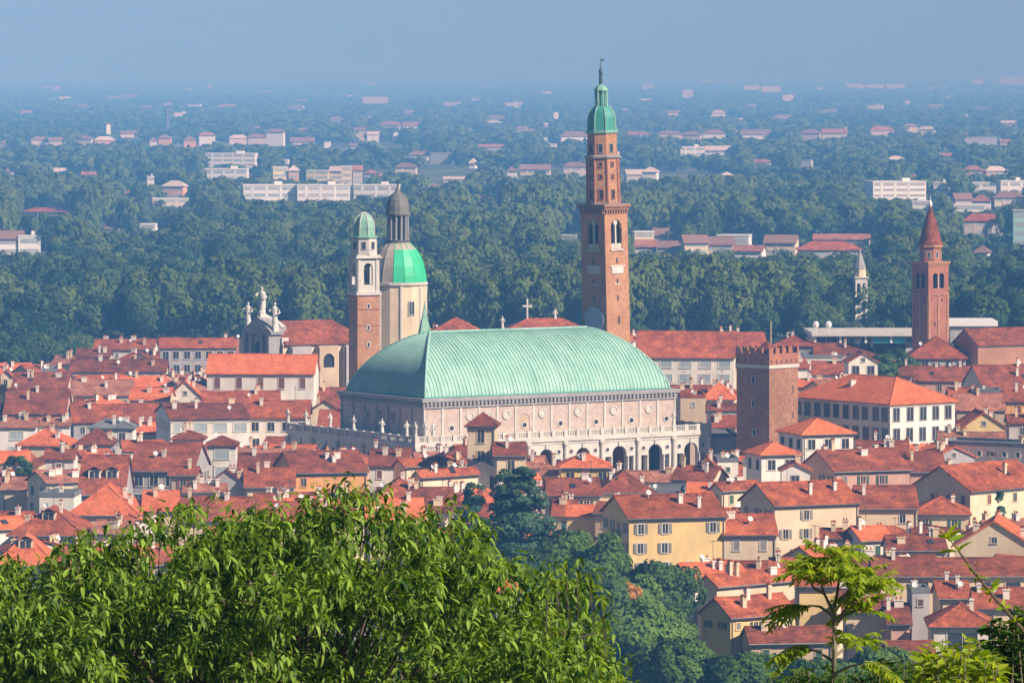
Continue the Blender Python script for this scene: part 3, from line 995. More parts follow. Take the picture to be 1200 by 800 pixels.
    for j in range(12):
        a = j * pi / 6
        tk = MB(); tk.box(-0.07, 0.07, -0.3, 0.3, -0.02, 0.02)
        M = Matrix.Translation((-w / 2 - 0.29, 0, z(375))) @ Matrix.Rotation(R(-90), 4, 'Y') @ Matrix.Rotation(a, 4, 'Z') @ Matrix.Translation((0, 1.75, 0))
        q = MB(); q.add(tk, M); build(q, 'hour_mark', 'stone_white', cf)
    FOOT.append((cx, cy, th, w / 2 + 2, w / 2 + 2))
    PROT.append((686, 745, 392, Y))


build_clock_tower()


def build_domed_church():
    Y = 1206.0
    cx = atx(466, Y)
    rt = thing('domed_church', 'domed church with half brown, half bright green copper dome and grey lantern', 'church', (cx, Y, 0), 0)
    rt.scale = (1.062, 1.062, 1.0)
    z = lambda py: atz(py, Y)
    dr = MB(); dr.lathe([(6.15, 0), (6.15, z(333))], 16, ph=R(8)); build(dr, 'drum', 'wall_c', rt)
    dr = MB(); dr.lathe([(6.3, z(334)), (6.6, z(333)), (6.6, z(330.5)), (6.2, z(330))], 16, ph=R(8)); build(dr, 'drum_cornice', 'stone_white', rt)
    for j in range(16):
        a = R(8) + j * 2 * pi / 16
        if j % 2 == 0:
            t = MB(); t.lathe([(0.32, 0), (0.32, z(334))], 6, 6.1 * cos(a), 6.1 * sin(a)); build(t, 'pilaster', 'stone_white', rt)
        elif j % 4 == 1:
            ap = 6.15 * cos(pi / 16)
            am = a + pi / 16 - R(11.25)
            o = link('window', shared(('window', 1.2, 3.0, 'stone_white'), lambda: window_mb(1.2, 3.0), ['stone_white']), rt, ((ap + 0.1) * cos(am), (ap + 0.1) * sin(am), z(360)), am + pi / 2)
            link('pane', shared(('pane', 1.2, 3.0, 'glass_dark'), lambda: pane_mb(1.2, 3.0), ['glass_dark', 'stone_white']), o)
    ph = R(-90 - 7)
    pr = [(6.3, z(330)), (6.15, z(322)), (5.75, z(311)), (5.1, z(301)), (4.1, z(292)), (2.9, z(285.5)), (2.5, z(283.5))]
    old, new = MB(), MB()
    for i in range(len(pr) - 1):
        for j in range(16):
            (r0, z0), (r1, z1) = pr[i], pr[i + 1]
            a, b = ph + j * pi / 8, ph + (j + 1) * pi / 8
            lead = j in (14, 15) and False
            m = new if (j in (0, 1, 2, 3) and i <= 3) else old
            m.poly([(r0 * cos(a), r0 * sin(a), z0), (r0 * cos(b), r0 * sin(b), z0), (r1 * cos(b), r1 * sin(b), z1), (r1 * cos(a), r1 * sin(a), z1)])
    dm = build(old, 'dome', 'lead', rt)
    build(new, 'copper_panel', 'copper_bright', dm)
    for j in range(16):
        a = ph + j * pi / 8
        t = MB(); t.tube([(r * cos(a), r * sin(a), zz) for r, zz in pr], 0.07, 5)
        build(t, 'dome_rib', 'copper_bright' if j in (0, 1, 2, 3, 4) else 'lead', dm)
    # lantern
    l = MB(); l.lathe([(2.75, z(284)), (2.75, z(281)), (1.7, z(280.9)), (1.7, z(252))], 12); build(l, 'lantern', 'metal_dark', rt)
    for j in range(12):
        a = ph + j * pi / 6
        t = MB(); t.lathe([(0.3, z(281)), (0.22, z(279)), (0.22, z(254)), (0.32, z(252))], 6, 2.2 * cos(a), 2.2 * sin(a)); build(t, 'lantern_column', 'stone_grey', rt)
    l = MB(); l.lathe([(2.7, z(252)), (2.75, z(249.5)), (2.55, z(248)), (2.5, z(241)), (2.15, z(234)), (1.4, z(228)), (0.6, z(224.5)), (0.5, z(222)), (0.3, z(219))], 14); build(l, 'lantern_cupola', 'lead_dark', rt, smooth=False)
    build(statue_mb(1.6, 9, False), 'statue', 'bronze', rt, (0, 0, z(220)), 0, smooth=True)
    # low nave roof in front of the drum
    FOOT.append((cx, Y, 0, 7, 7)); PROT.append((432, 500, 392, Y))
    # campanile, a tower of its own
    Y2 = 1117.0
    cx, cy, th, w = tower_frame(408, 419, 444.5, Y2)
    z = lambda py: atz(py, Y2)
    rt = thing('campanile', 'campanile with brick shaft, white belfry and pale green dome', 'tower', (cx, cy, 0), th)
    s = MB(); sq(s, w, 0, z(346)); build(s, 'shaft', 'brick_orange', rt)
    for py in (362, 381):
        b = MB(); sq(b, w + 0.2, z(py) - 0.18, z(py)); build(b, 'string_course', 'brick_red', rt)
    for side in (0, 3):
        for py in (359, 384, 404):
            slit(rt, w, side, 0, z(py), 0.45, 0.9, 'stone_white')
    b = MB(); sq(b, w + 0.7, z(346), z(342)); build(b, 'belfry_sill', 'stone_white', rt)
    b = MB(); w1 = w - 0.25
    for k, T in sides(w1, None):
        arch_panel(b, -w1 / 2, w1 / 2, z(342), z(303), 0, 1.0, z(314), 0, 0.7, 0, T=T, zb=z(334))
    b.poly([(-w1 / 2, -w1 / 2, z(303)), (w1 / 2, -w1 / 2, z(303)), (w1 / 2, w1 / 2, z(303)), (-w1 / 2, w1 / 2, z(303))])
    build(b, 'belfry', 'stone_white', rt)
    for k, T in sides(w1, None):
        for xx in (-w1 / 2 + 0.35, w1 / 2 - 0.35):
            p, q = T((xx - 0.33, -0.18, 0)), T((xx + 0.33, 0.05, 0))
            pl = MB(); pl.box(min(p[0], q[0]), max(p[0], q[0]), min(p[1], q[1]), max(p[1], q[1]), z(342), z(303)); build(pl, 'pilaster', 'stone_white' if abs(xx) < 9 else '', rt)
    bl = MB(); bl.lathe([(0.75, z(331)), (0.65, z(326)), (0.5, z(320)), (0.2, z(317))], 10); build(bl, 'bell', 'bronze', rt)
    b = MB(); sq(b, w + 0.9, z(303) + 0.002, z(301)); sq(b, w + 0.4, z(301), z(299)); build(b, 'belfry_cornice', 'stone_white', rt)
    a = MB(); a.lathe([(2.95, z(299)), (2.85, z(280))], 8, ph=R(22.5) - th); build(a, 'attic', 'stone_white', rt)
    for j in range(8):
        am = R(45) * j - th + R(45)
        ap = 2.9 * cos(pi / 8)
        ww, hh = 0.7, 1.4
        o = link('window', shared(('window', ww, hh, 'stone_grey'), lambda: window_mb(0.7, 1.4, 0.12, 0.1), ['stone_grey']), rt, (ap * cos(am), ap * sin(am), z(288)), am + pi / 2)
        link('opening', shared(('opening', ww, hh, 'shade_opening'), lambda: pane_mb(0.7, 1.4, False), ['shade_opening', 'shade_opening']), o)
    a = MB(); a.lathe([(2.8, z(280)), (3.2, z(279)), (3.2, z(277.5)), (2.6, z(277))], 8, ph=R(22.5) - th); build(a, 'dome_cornice', 'copper_pale', rt)
    prf = [(2.35, z(277)), (2.35, z(267)), (2.15, z(260)), (1.6, z(254.5)), (0.8, z(251)), (0.2, z(249))]
    d = MB(); d.lathe(prf, 8, ph=R(22.5) - th); dm = build(d, 'dome', 'copper_pale', rt)
    for j in range(8):
        an = R(22.5) - th + j * pi / 4
        t = MB(); t.tube([(r * cos(an), r * sin(an), zz) for r, zz in prf], 0.12, 5); build(t, 'dome_rib', 'stone_white', dm)
    f = MB(); f.lathe([(0.22, z(249.5)), (0.32, z(247)), (0.1, z(245.5)), (0.05, z(239))], 6); build(f, 'finial', 'bronze', rt)
    FOOT.append((cx, cy, th, w / 2 + 1, w / 2 + 1)); PROT.append((407, 446, 415, Y2))


build_domed_church()


def build_brick_tower():
    Y = 1071.0
    cx, cy, th, w = tower_frame(864, 901.5, 938, Y)
    z = lambda py: atz(py, Y)
    rt = thing('battlement_tower', 'square brown brick tower with battlements, right of the great hall', 'tower', (cx, cy, 0), th)
    s = MB(); sq(s, w - 0.2, 0, z(432)); build(s, 'shaft', 'brick_brown', rt)
    b = MB(); sq(b, w + 0.2, z(432), z(428)); build(b, 'string_course', 'stone_white', rt)
    p = MB(); wp = w + 0.05
    for k, T in sides(wp, None):
        a, q = T((-wp / 2, 0, 0)), T((wp / 2 - 0.5, 0.5, 0))
        p.box(min(a[0], q[0]), max(a[0], q[0]), min(a[1], q[1]), max(a[1], q[1]), z(428), z(415))
    build(p, 'parapet', 'brick_red', rt)
    fl = MB(); sq(fl, w - 0.6, z(428), z(423)); build(fl, 'roof_deck', 'roof_dark', rt)
    for k, T in sides(wp, None):
        n = 5
        for i in range(n):
            x = -wp / 2 + 0.6 + (wp - 1.2) * i / (n - 1)
            if i == n - 1:
                continue
            a, q = T((x - 0.6, 0.0, 0)), T((x + 0.6, 0.5, 0))
            m = MB(); m.box(min(a[0], q[0]), max(a[0], q[0]), min(a[1], q[1]), max(a[1], q[1]), z(415), z(408)); build(m, 'merlon', 'brick_red', rt)
        for i in range(6):
            x = -wp / 2 + wp * (i + 0.5) / 6
            a, q = T((x - 0.22, -0.18, 0)), T((x + 0.22, 0.1, 0))
            m = MB(); m.box(min(a[0], q[0]), max(a[0], q[0]), min(a[1], q[1]), max(a[1], q[1]), z(426), z(422)); build(m, 'corbel', 'brick_brown', rt)
    h = MB(); h.box(-1.6, 1.6, -1.6, 1.6, z(423), z(412)); h.rings([[(-2, -2, z(412)), (2, -2, z(412)), (2, 2, z(412)), (-2, 2, z(412))], [(-.1, -.1, z(402)), (.1, -.1, z(402)), (.1, .1, z(402)), (-.1, .1, z(402))]])
    build(h, 'stair_hut', 'roof_dark', rt)
    f = MB(); f.tube([(0.4, -0.6, z(412)), (0.4, -0.6, z(378))], 0.14, 6); build(f, 'flagpole', 'wall_t', rt)
    for py, u in ((446, 0.2), (474, 0.2), (508, 0.4)):
        slit(rt, w - 0.2, 3, u, z(py), 0.75, 1.35, 'stone_white')
    slit(rt, w - 0.2, 0, 0.1, z(512), 0.8, 1.5, 'stone_white')
    slit(rt, w - 0.2, 0, 2.9, z(458), 0.25, 1.5, None); slit(rt, w - 0.2, 0, 2.9, z(488), 0.25, 1.5, None)
    FOOT.append((cx, cy, th, w / 2 + 1, w / 2 + 1)); PROT.append((863, 905, 532, Y)); PROT.append((905, 940, 518, Y))
    silhouette([(cx - 6.4, cy, 0), (cx + 6.4, cy, 0), (cx + 6.4, cy, z(410)), (cx - 6.4, cy, z(410))], cy)


build_brick_tower()


def build_spired_tower():
    Y = 1345.0
    cx, cy, th, w = tower_frame(1071, 1088, 1113, Y)
    z = lambda py: atz(py, Y)
    q_ = 1345.0 / 1185.0
    rt = thing('spired_bell_tower', 'red brick bell tower with dark conical spire among the right-hand trees', 'tower', (cx, cy, 0), th)
    s = MB(); sq(s, w, 0, z(342)); build(s, 'shaft', 'brick_red', rt)
    b = MB(); w1 = w
    for k, T in sides(w1, None):
        for sg in (-1, 1):
            arch_panel(b, min(0, sg * w1 / 2), max(0, sg * w1 / 2), z(342), z(311), sg * 1.05, 0.8, z(324), 0, 0.6, 0, T=T, zb=z(338))
    b.poly([(-w1 / 2, -w1 / 2, z(311)), (w1 / 2, -w1 / 2, z(311)), (w1 / 2, w1 / 2, z(311)), (-w1 / 2, w1 / 2, z(311))])
    build(b, 'belfry', 'brick_red', rt)
    core = MB(); sq(core, w - 1.9, z(342), z(311) - 0.05); build(core, 'bell_chamber_shade', 'shade_opening', rt)  # dark block fills the belfry in place of its inner shade
    for k, T in sides(w1, None):
        p = T((0, 0.1, 0)); m = MB(); m.lathe([(0.17, z(338)), (0.17, z(324))], 6, p[0], p[1]); build(m, 'mullion', 'stone_white', rt)
        for xx in (-w / 2 + 0.3, 0, w / 2 - 0.3):
            a, q = T((xx - 0.28, -0.16, 0)), T((xx + 0.28, 0.05, 0))
            m = MB(); m.box(min(a[0], q[0]), max(a[0], q[0]), min(a[1], q[1]), max(a[1], q[1]), z(398), z(346)); build(m, 'pilaster', 'brick_orange', rt)
    c = MB(); sq(c, w + 0.4, z(346), z(344)); build(c, 'string_course', 'brick_orange', rt)
    c = MB(); sq(c, w + 0.4, z(311) + 0.002, z(309)); sq(c, w + 0.8, z(309), z(307)); build(c, 'belfry_cornice', 'brick_orange', rt)
    d = MB(); d.lathe([(2.6 * q_, z(307)), (2.55 * q_, z(291))], 8, ph=R(22.5)); build(d, 'octagon', 'brick_red', rt)
    d = MB(); d.lathe([(2.75 * q_, z(291)), (2.95 * q_, z(290)), (2.95 * q_, z(287.5)), (2.6 * q_, z(287.2))], 8, ph=R(22.5)); build(d, 'octagon_cornice', 'brick_orange', rt)
    for j in range(8):
        am = R(45) * j
        ap = 2.57 * q_ * cos(pi / 8)
        o = link('window', shared(('window', 0.6, 1.5, 'stone_white'), lambda: window_mb(0.6, 1.5, 0.12, 0.1), ['stone_white']), rt, (ap * cos(am), ap * sin(am), z(299)), am + pi / 2)
        link('opening', shared(('opening', 0.6, 1.5, 'shade_opening'), lambda: pane_mb(0.6, 1.5, False), ['shade_opening', 'shade_opening']), o)
    d = MB(); d.lathe([(2.8 * q_, z(287.3)), (2.3 * q_, z(278)), (1.3 * q_, z(259)), (0.35, z(244.5)), (0.3, z(242.5))], 16); build(d, 'spire', 'roof_dark', rt, smooth=True)
    f = MB(); f.lathe([(0.3, z(243)), (0.5, z(241)), (0.42, z(238)), (0.12, z(235)), (0.05, z(230))], 8); build(f, 'finial', 'dish_white', rt)
    for side in (0, 3):
        slit(rt, w, side, -1.2, z(380), 0.4, 1.2, None)
        slit(rt, w, side, 1.2, z(352), 0.4, 0.7, None)
    FOOT.append((cx, cy, th, w / 2 + 1, w / 2 + 1)); PROT.append((1070, 1114, 396, Y))
    # the small white bell tower farther back
    Y = 1720.0
    cx, cy, th, w = tower_frame(1000.5, 1002.5, 1018, Y, R(12))
    z = lambda py: atz(py, Y)
    rt = thing('white_bell_tower', 'small white bell tower with pointed spire standing among trees', 'tower', (cx, cy, 0), th)
    s = MB(); sq(s, w, 0, z(346)); build(s, 'shaft', 'stone_white', rt)
    b = MB()
    for k, T in sides(w, None):
        for sg in (-1, 1):
            arch_panel(b, min(0, sg * w / 2), max(0, sg * w / 2), z(346), z(326), sg * 0.95, 0.6, z(334), 0, 0.6, 0, T=T, zb=z(344), n=6)
    b.poly([(-w / 2, -w / 2, z(326)), (w / 2, -w / 2, z(326)), (w / 2, w / 2, z(326)), (-w / 2, w / 2, z(326))])
    build(b, 'belfry', 'stone_white', rt)
    core = MB(); sq(core, w - 1.8, z(346), z(326) - 0.05); build(core, 'bell_chamber_shade', 'shade_opening', rt)  # shade of the bell room, put in as a dark block
    c = MB(); sq(c, w + 0.7, z(326) + 0.002, z(324.5)); sq(c, w + 0.5, z(348.5), z(347)); build(c, 'cornice', 'stone_white', rt)
    d = MB(); d.lathe([(2.0, z(324.5)), (1.9, z(315))], 8, ph=R(22.5)); build(d, 'lantern', 'wall_c', rt)
    d = MB(); d.lathe([(2.1, z(315)), (1.5, z(308)), (0.5, z(297)), (0.1, z(291))], 8, ph=R(22.5)); build(d, 'spire', 'stone_grey', rt)
    for side in (0, 3):
        for sg in (-1, 1):
            slit(rt, w, side, sg * 0.95, z(355), 0.8, 1.9, None)
    FOOT.append((cx, cy, th, w / 2 + 1, w / 2 + 1)); PROT.append((995, 1023, 364, Y))


build_spired_tower()


def build_statue_church():
    """Church whose gabled front carries three statues, seen from the side; the long nave runs back to the right."""
    Y = 1236.0
    z = lambda py: atz(py, Y)
    X = atx(318, Y)
    rt = thing('statue_church', 'grey church front crowned by white statues, with a long red nave roof', 'church', (X, Y, 0), TH)
    WF, D = 12.2, 2.6
    f = MB(); f.box(0, D, 0, WF, 0, z(392)); build(f, 'front_wall', 'stone_grey', rt)
    e = MB(); e.box(-0.5, D + 0.5, -0.6, WF + 0.6, z(392), z(388.5)); build(e, 'entablature', 'stone_grey', rt)
    g = MB()
    A, Bp, Ct = (-0.3, -0.3), (-0.3, WF + 0.3), (-0.3, WF / 2)
    za, zp = z(388.5), z(371)
    x0, x1 = -0.4, D + 0.2
    g.poly([(x0, WF + 0.3, za), (x0, -0.3, za), (x0, WF / 2, zp)]); g.poly([(x1, -0.3, za), (x1, WF + 0.3, za), (x1, WF / 2, zp)])
    g.poly([(x0, -0.3, za), (x1, -0.3, za), (x1, WF / 2, zp), (x0, WF / 2, zp)]); g.poly([(x1, WF + 0.3, za), (x0, WF + 0.3, za), (x0, WF / 2, zp), (x1, WF / 2, zp)])
    build(g, 'pediment', 'stone_grey', rt)
    sc_ = MB(); sc_.tube([(D - 1.0, WF / 2, zp - 0.2), (D + 1.5, WF / 2 - 2.2, zp - 2.0), (D + 1.8, WF / 2 - 4.0, za + 0.2)], [0.7, 0.8, 1.1], 8); build(sc_, 'scroll', 'stone_statue', rt)
    for i, y in enumerate((0.5, 3.6, WF - 3.6, WF - 0.5)):
        p = MB(); p.box(-0.7, 0.05, y - 0.5, y + 0.5, 0, z(392)); p.box(-0.85, 0.05, y - 0.62, y + 0.62, z(394), z(392) - 0.002); build(p, 'half_column', 'stone_grey', rt)
    n_ = MB(); n_.box(-0.12, 0.02, WF / 2 - 1.3, WF / 2 + 1.3, z(418), z(402)); n_.lathe([(1.3, -0.12), (1.3, 0.02)], 16)
    build(MB_niche(WF, z), 'niche', 'shade_opening', rt)  # flat dark panel, the niche's shade put into its colour
    bt = MB(); bt.box(D, D + 1.8, -0.5, 1.3, 0, z(396)); build(bt, 'side_buttress', 'stone_white', rt)
    bt = MB(); bt.box(-0.2, 1.6, WF + 0.4, WF + 2.6, 0, z(399)); build(bt, 'side_buttress', 'stone_white', rt)
    for (x, y, zz, h, s) in ((0.8, WF - 0.1, z(386), 5.2, 1), (0.9, WF / 2, zp - 0.2, 6.2, 2), (1.2, 0.3, z(388.4), 6.0, 3)):
        pd = MB(); pd.box(x - 0.7, x + 0.7, y - 0.7, y + 0.7, zz - 0.2, zz + 1.0); build(pd, 'pedestal', 'stone_statue', rt)
        build(statue_mb(h, s), 'statue', 'stone_statue', rt, (x, y, zz + 0.9), R(-40), smooth=True)
    # nave
    LN = 24.0
    nv = MB(); nv.box(D, D + LN, -1.0, WF + 1.0, 0, z(403)); build(nv, 'nave_wall', 'wall_c', rt)
    rf = MB()
    y0, y1, ym = -1.9, WF + 1.9, WF / 2
    ze, zr = z(404.5), z(378)
    xa, xb = D + 0.4, D + LN + 0.6
    for za_, s in ((0, 0),):
        rf.poly([(xa, y0, ze), (xb, y0, ze), (xb - 7, ym, zr), (xa, ym, zr)]); rf.poly([(xb, y1, ze), (xa, y1, ze), (xa, ym, zr), (xb - 7, ym, zr)])
        rf.poly([(xb, y0, ze), (xb, y1, ze), (xb - 7, ym, zr)]); rf.poly([(xa, y1, ze), (xa, y0, ze), (xa, ym, zr)])
        rf.poly([(xa, y0, ze), (xa, y1, ze), (xb, y1, ze), (xb, y0, ze)])
    build(rf, 'nave_roof', 'roof_dark', rt)
    # side chapels with dark lunettes
    for i in range(3):
        x = D + 4 + i * 7.4
        a = MB(); arch_panel(a, x - 2.6, x + 2.6, 0, z(406), x, 1.5, z(423), -3.0, 0.5, 0, zb=z(432)); a.box(x - 2.6, x + 2.6, -2.45, -1.0, 0, z(407)); build(a, 'side_chapel', 'wall_t' if i == 1 else 'wall_g', rt)
        s = MB(); s.box(x - 1.5, x + 1.5, -2.52, -2.46, z(432), z(414)); build(s, 'lunette', 'shade_opening', rt)
    cc = Vector((X, Y, 0)) + UX * 14 + UY * 6
    FOOT.append((cc.x, cc.y, TH, 16, 10)); PROT.append((283, 408, 424, Y))


def MB_niche(WF, z):
    m = MB()
    pts = [(-0.06, WF / 2 + 1.3 * cos(pi * i / 10), z(407) + 1.3 * sin(pi * i / 10)) for i in range(11)]
    pts = [(-0.06, WF / 2 + 1.3, z(420))] + pts + [(-0.06, WF / 2 - 1.3, z(420))]
    m.rings([[(p[0] + 0.08, p[1], p[2]) for p in pts], pts], 0, False, True)
    return m


build_statue_church()


# ------------------------------------------------------------------ houses
ROOFW = {'r': 'roof_red', 'd': 'roof_dark', 'o': 'roof_orange', 'g': 'roof_grey', 'l': 'roof_old'}
RWORD = {'r': 'red tiled', 'd': 'dark red', 'o': 'bright orange', 'g': 'dark grey', 'l': 'faded brown'}
WWORD = {'w': 'white', 'c': 'cream', 'y': 'yellow', 'o': 'orange', 'p': 'pink', 'g': 'grey', 't': 'tan', 'b': 'brick'}
TWORD = {'x': 'pitched roof', 'y': 'gable facing front', 'h': 'hipped roof', 'f': 'flat roof', 's': 'lean-to roof'}
HOUSES = []
SLOPE = 0.44


def roof_solid(L, W, h, rise, t, kind, ov=0.55, go=0.4):
    """Tiled roof as a closed slab t thick; ridge along x for kind x, along y for y, hipped for h, single slope for s."""
    mb = MB()
    if kind == 'y':
        o = roof_solid(W, L, h, rise, t, 'x', ov, go)
        mb.add(o, Matrix.Rotation(R(90), 4, 'Z'))
        return mb
    if kind == 'x':
        s = rise / (W / 2)
        y, ze = W / 2 + ov, h - ov * s
        x = L / 2 + go
        pr = [(-y, ze), (y, ze), (y, ze + t), (0, h + rise + t), (-y, ze + t), (0, h + rise)]
        p = lambda sx, i: (sx * x, pr[i][0], pr[i][1])
        ns = max(2, min(6, int(L / 3.5)))
        sag = random.Random(int(L * 997 + W * 131))
        xs_ = [-x + 2 * x * i / ns for i in range(ns + 1)]
        dz = [0.0] + [sag.uniform(-0.16, 0.03) for _ in range(ns - 1)] + [0.0]
        for i in range(ns):
            u, v = xs_[i], xs_[i + 1]
            mb.poly([(u, pr[4][0], pr[4][1]), (v, pr[4][0], pr[4][1]), (v, 0, pr[3][1] + dz[i + 1]), (u, 0, pr[3][1] + dz[i])])
            mb.poly([(v, pr[2][0], pr[2][1]), (u, pr[2][0], pr[2][1]), (u, 0, pr[3][1] + dz[i]), (v, 0, pr[3][1] + dz[i + 1])])
            if ov > 0.3:
                mb.tube([(u, 0, pr[3][1] + dz[i] + 0.02), (v, 0, pr[3][1] + dz[i + 1] + 0.02)], 0.14, 5)
        mb.poly([p(1, 0), p(-1, 0), p(-1, 5), p(1, 5)]); mb.poly([p(-1, 1), p(1, 1), p(1, 5), p(-1, 5)])
        mb.poly([p(-1, 0), p(1, 0), p(1, 4), p(-1, 4)]); mb.poly([p(1, 1), p(-1, 1), p(-1, 2), p(1, 2)])
        for sx in (-1, 1):
            mb.poly([p(sx, 0), p(sx, 4), p(sx, 3), p(sx, 5)][::sx]); mb.poly([p(sx, 5), p(sx, 3), p(sx, 2), p(sx, 1)][::sx])
    elif kind == 'h':
        flip = W > L
        if flip:
            o = roof_solid(W, L, h, rise, t, 'h', ov, go)
            mb.add(o, Matrix.Rotation(R(90), 4, 'Z'))
            return mb
        s = rise / (W / 2)
        x, y, ze = L / 2 + ov, W / 2 + ov, h - ov * s
        rx = max(0.05, (L - W * 0.92) / 2)
        a, b, c, d = (-x, -y, ze + t), (x, -y, ze + t), (x, y, ze + t), (-x, y, ze + t)
        r0, r1 = (-rx, 0, h + rise + t), (rx, 0, h + rise + t)
        mb.poly([a, b, r1, r0]); mb.poly([b, c, r1]); mb.poly([c, d, r0, r1]); mb.poly([d, a, r0])
        lo = [(p[0], p[1], ze) for p in (a, b, c, d)]
        for i in range(4):
            u, v = (a, b, c, d)[i], (a, b, c, d)[(i + 1) % 4]
            mb.poly([lo[i], lo[(i + 1) % 4], v, u])
        mb.poly(lo[::-1])
        up = 0.05
        for e0, e1 in ((a, r0), (b, r1), (c, r1), (d, r0), (r0, r1)):
            if (Vector(e0) - Vector(e1)).length > 0.3:
                mb.tube([(e0[0], e0[1], e0[2]), (e1[0], e1[1], e1[2])], 0.13, 4)
    elif kind == 's':
        x, y0, y1 = L / 2 + go, -W / 2 - ov, W / 2 + 0.1
        s = rise / W
        z0, z1 = h - ov * s, h + rise
        v = [(-x, y0, z0), (x, y0, z0), (x, y1, z1), (-x, y1, z1)]
        u = [(p[0], p[1], p[2] + t) for p in v]
        mb.poly(u); mb.poly(v[::-1])
        for i in range(4):
            mb.poly([v[i], v[(i + 1) % 4], u[(i + 1) % 4], u[i]])
    else:
        mb.box(-L / 2 - 0.1, L / 2 + 0.1, -W / 2 - 0.1, W / 2 + 0.1, h, h + 0.25)
        for q in ((-L / 2 - 0.1, L / 2 + 0.1, -W / 2 - 0.1, -W / 2 + 0.15), (-L / 2 - 0.1, L / 2 + 0.1, W / 2 - 0.15, W / 2 + 0.1),
                  (-L / 2 - 0.1, -L / 2 + 0.15, -W / 2 + 0.15, W / 2 - 0.15), (L / 2 - 0.15, L / 2 + 0.1, -W / 2 + 0.15, W / 2 - 0.15)):
            mb.box(*q, h + 0.25, h + 0.8)
    return mb


def wall_solid(L, W, h, rise, kind):
    mb = MB()
    x, y = L / 2, W / 2
    if kind in ('x', 'y'):
        for s in (-1, 1):
            if kind == 'x':
                q = [(s * x, -y, 0), (s * x, y, 0), (s * x, y, h), (s * x, 0, h + rise), (s * x, -y, h)]
                mb.poly(q if s > 0 else q[::-1])
                q = [(-x, s * y, 0), (x, s * y, 0), (x, s * y, h), (-x, s * y, h)]
                mb.poly(q if s < 0 else q[::-1])
            else:
                q = [(-x, s * y, 0), (x, s * y, 0), (x, s * y, h), (0, s * y, h + rise), (-x, s * y, h)]
                mb.poly(q if s < 0 else q[::-1])
                q = [(s * x, -y, 0), (s * x, y, 0), (s * x, y, h), (s * x, -y, h)]
                mb.poly(q if s > 0 else q[::-1])
    elif kind == 's':
        for s in (-1, 1):
            q = [(s * x, -y, 0), (s * x, y, 0), (s * x, y, h + rise), (s * x, -y, h)]
            mb.poly(q if s > 0 else q[::-1])
        mb.poly([(-x, -y, 0), (x, -y, 0), (x, -y, h), (-x, -y, h)]); mb.poly([(x, y, 0), (-x, y, 0), (-x, y, h + rise), (x, y, h + rise)])
    else:
        mb.box(-x, x, -y, y, 0, h - 0.001, 0, False)
    # plinth band and eaves moulding
    return mb


def balcony_mb():
    mb = MB()
    mb.box(-1.1, 1.1, -1.0, 0.0, -0.16, 0.0, 0)
    mb.box(-1.1, 1.1, -1.0, -0.95, 0.92, 0.98, 1)
    for i in range(12):
        x = -1.07 + 2.14 * i / 11
        mb.box(x - 0.025, x + 0.025, -0.99, -0.96, 0.0, 0.92, 1)
    for sx in (-1.07, 1.07):
        mb.box(sx - 0.025, sx + 0.025, -0.95, 0.0, 0.92, 0.98, 1)
        for i in range(4):
            y = -0.8 + 0.22 * i
            mb.box(sx - 0.025, sx + 0.025, y - 0.025, y + 0.025, 0.0, 0.92, 1)
    return mb


def leaf_mb(w, h):
    mb = MB(); mb.box(-w / 4, w / 4, -0.11, 0.0, -h / 2, h / 2)
    for k in range(5):
        z = -h / 2 + h * (k + 0.5) / 5
        mb.box(-w / 4 + 0.05, w / 4 - 0.05, -0.14, -0.111, z - h * 0.07, z + h * 0.07)
    return mb


def chimney_mb(k):
    w, d, h = [(0.7, 0.6, 1.2), (0.95, 0.7, 1.4), (0.55, 0.55, 1.7), (1.3, 0.7, 1.05)][k]
    mb = MB()
    mb.box(-w / 2, w / 2, -d / 2, d / 2, -1.2, h, 0)
    mb.box(-w / 2 - 0.12, w / 2 + 0.12, -d / 2 - 0.12, d / 2 + 0.12, h, h + 0.16, 0)
    if k % 2 == 0:
        mb.rings([[(-w / 2 - .1, -d / 2 - .1, h + .42), (w / 2 + .1, -d / 2 - .1, h + .42), (w / 2 + .1, d / 2 + .1, h + .42), (-w / 2 - .1, d / 2 + .1, h + .42)],
                  [(-w / 2, -.02, h + .72), (w / 2, -.02, h + .72), (w / 2, .02, h + .72), (-w / 2, .02, h + .72)]], 1, True, True)
        for sx in (-1, 1):
            mb.box(sx * w * 0.4 - .08, sx * w * 0.4 + .08, -d / 2, d / 2, h + .16, h + .42, 0)
    else:
        for sx in (-0.25, 0.25):
            mb.lathe([(0.15, h + .16), (0.12, h + .6)], 8, sx * w, 0, 1)
    return mb


def dish_mb():
    mb = MB()
    M = Matrix.Translation((0, -0.15, 0.85)) @ Matrix.Rotation(R(62), 4, 'X') @ Matrix.Rotation(R(0), 4, 'Z')
    o = MB(); o.lathe([(0.08, -0.1), (0.28, -0.05), (0.42, 0.05), (0.44, 0.07), (0.27, -0.02), (0.05, -0.07)], 14)
    mb.add(o, M)
    mb.tube([(0, 0, -0.6), (0, 0, 0.85)], 0.05, 5)
    mb.tube([(0, -0.2, 0.72), (0, -0.65, 0.9)], 0.025, 4)
    return mb


def antenna_mb():
    mb = MB()
    mb.tube([(0, 0, -0.6), (0, 0, 3.4)], 0.045, 5)
    mb.tube([(-0.6, 0, 3.2), (0.6, 0, 3.2)], 0.03, 4)
    for x in (-0.55, -0.3, -0.05, 0.2, 0.45):
        mb.tube([(x, -0.35, 3.2), (x, 0.35, 3.2)], 0.02, 4)
    return mb


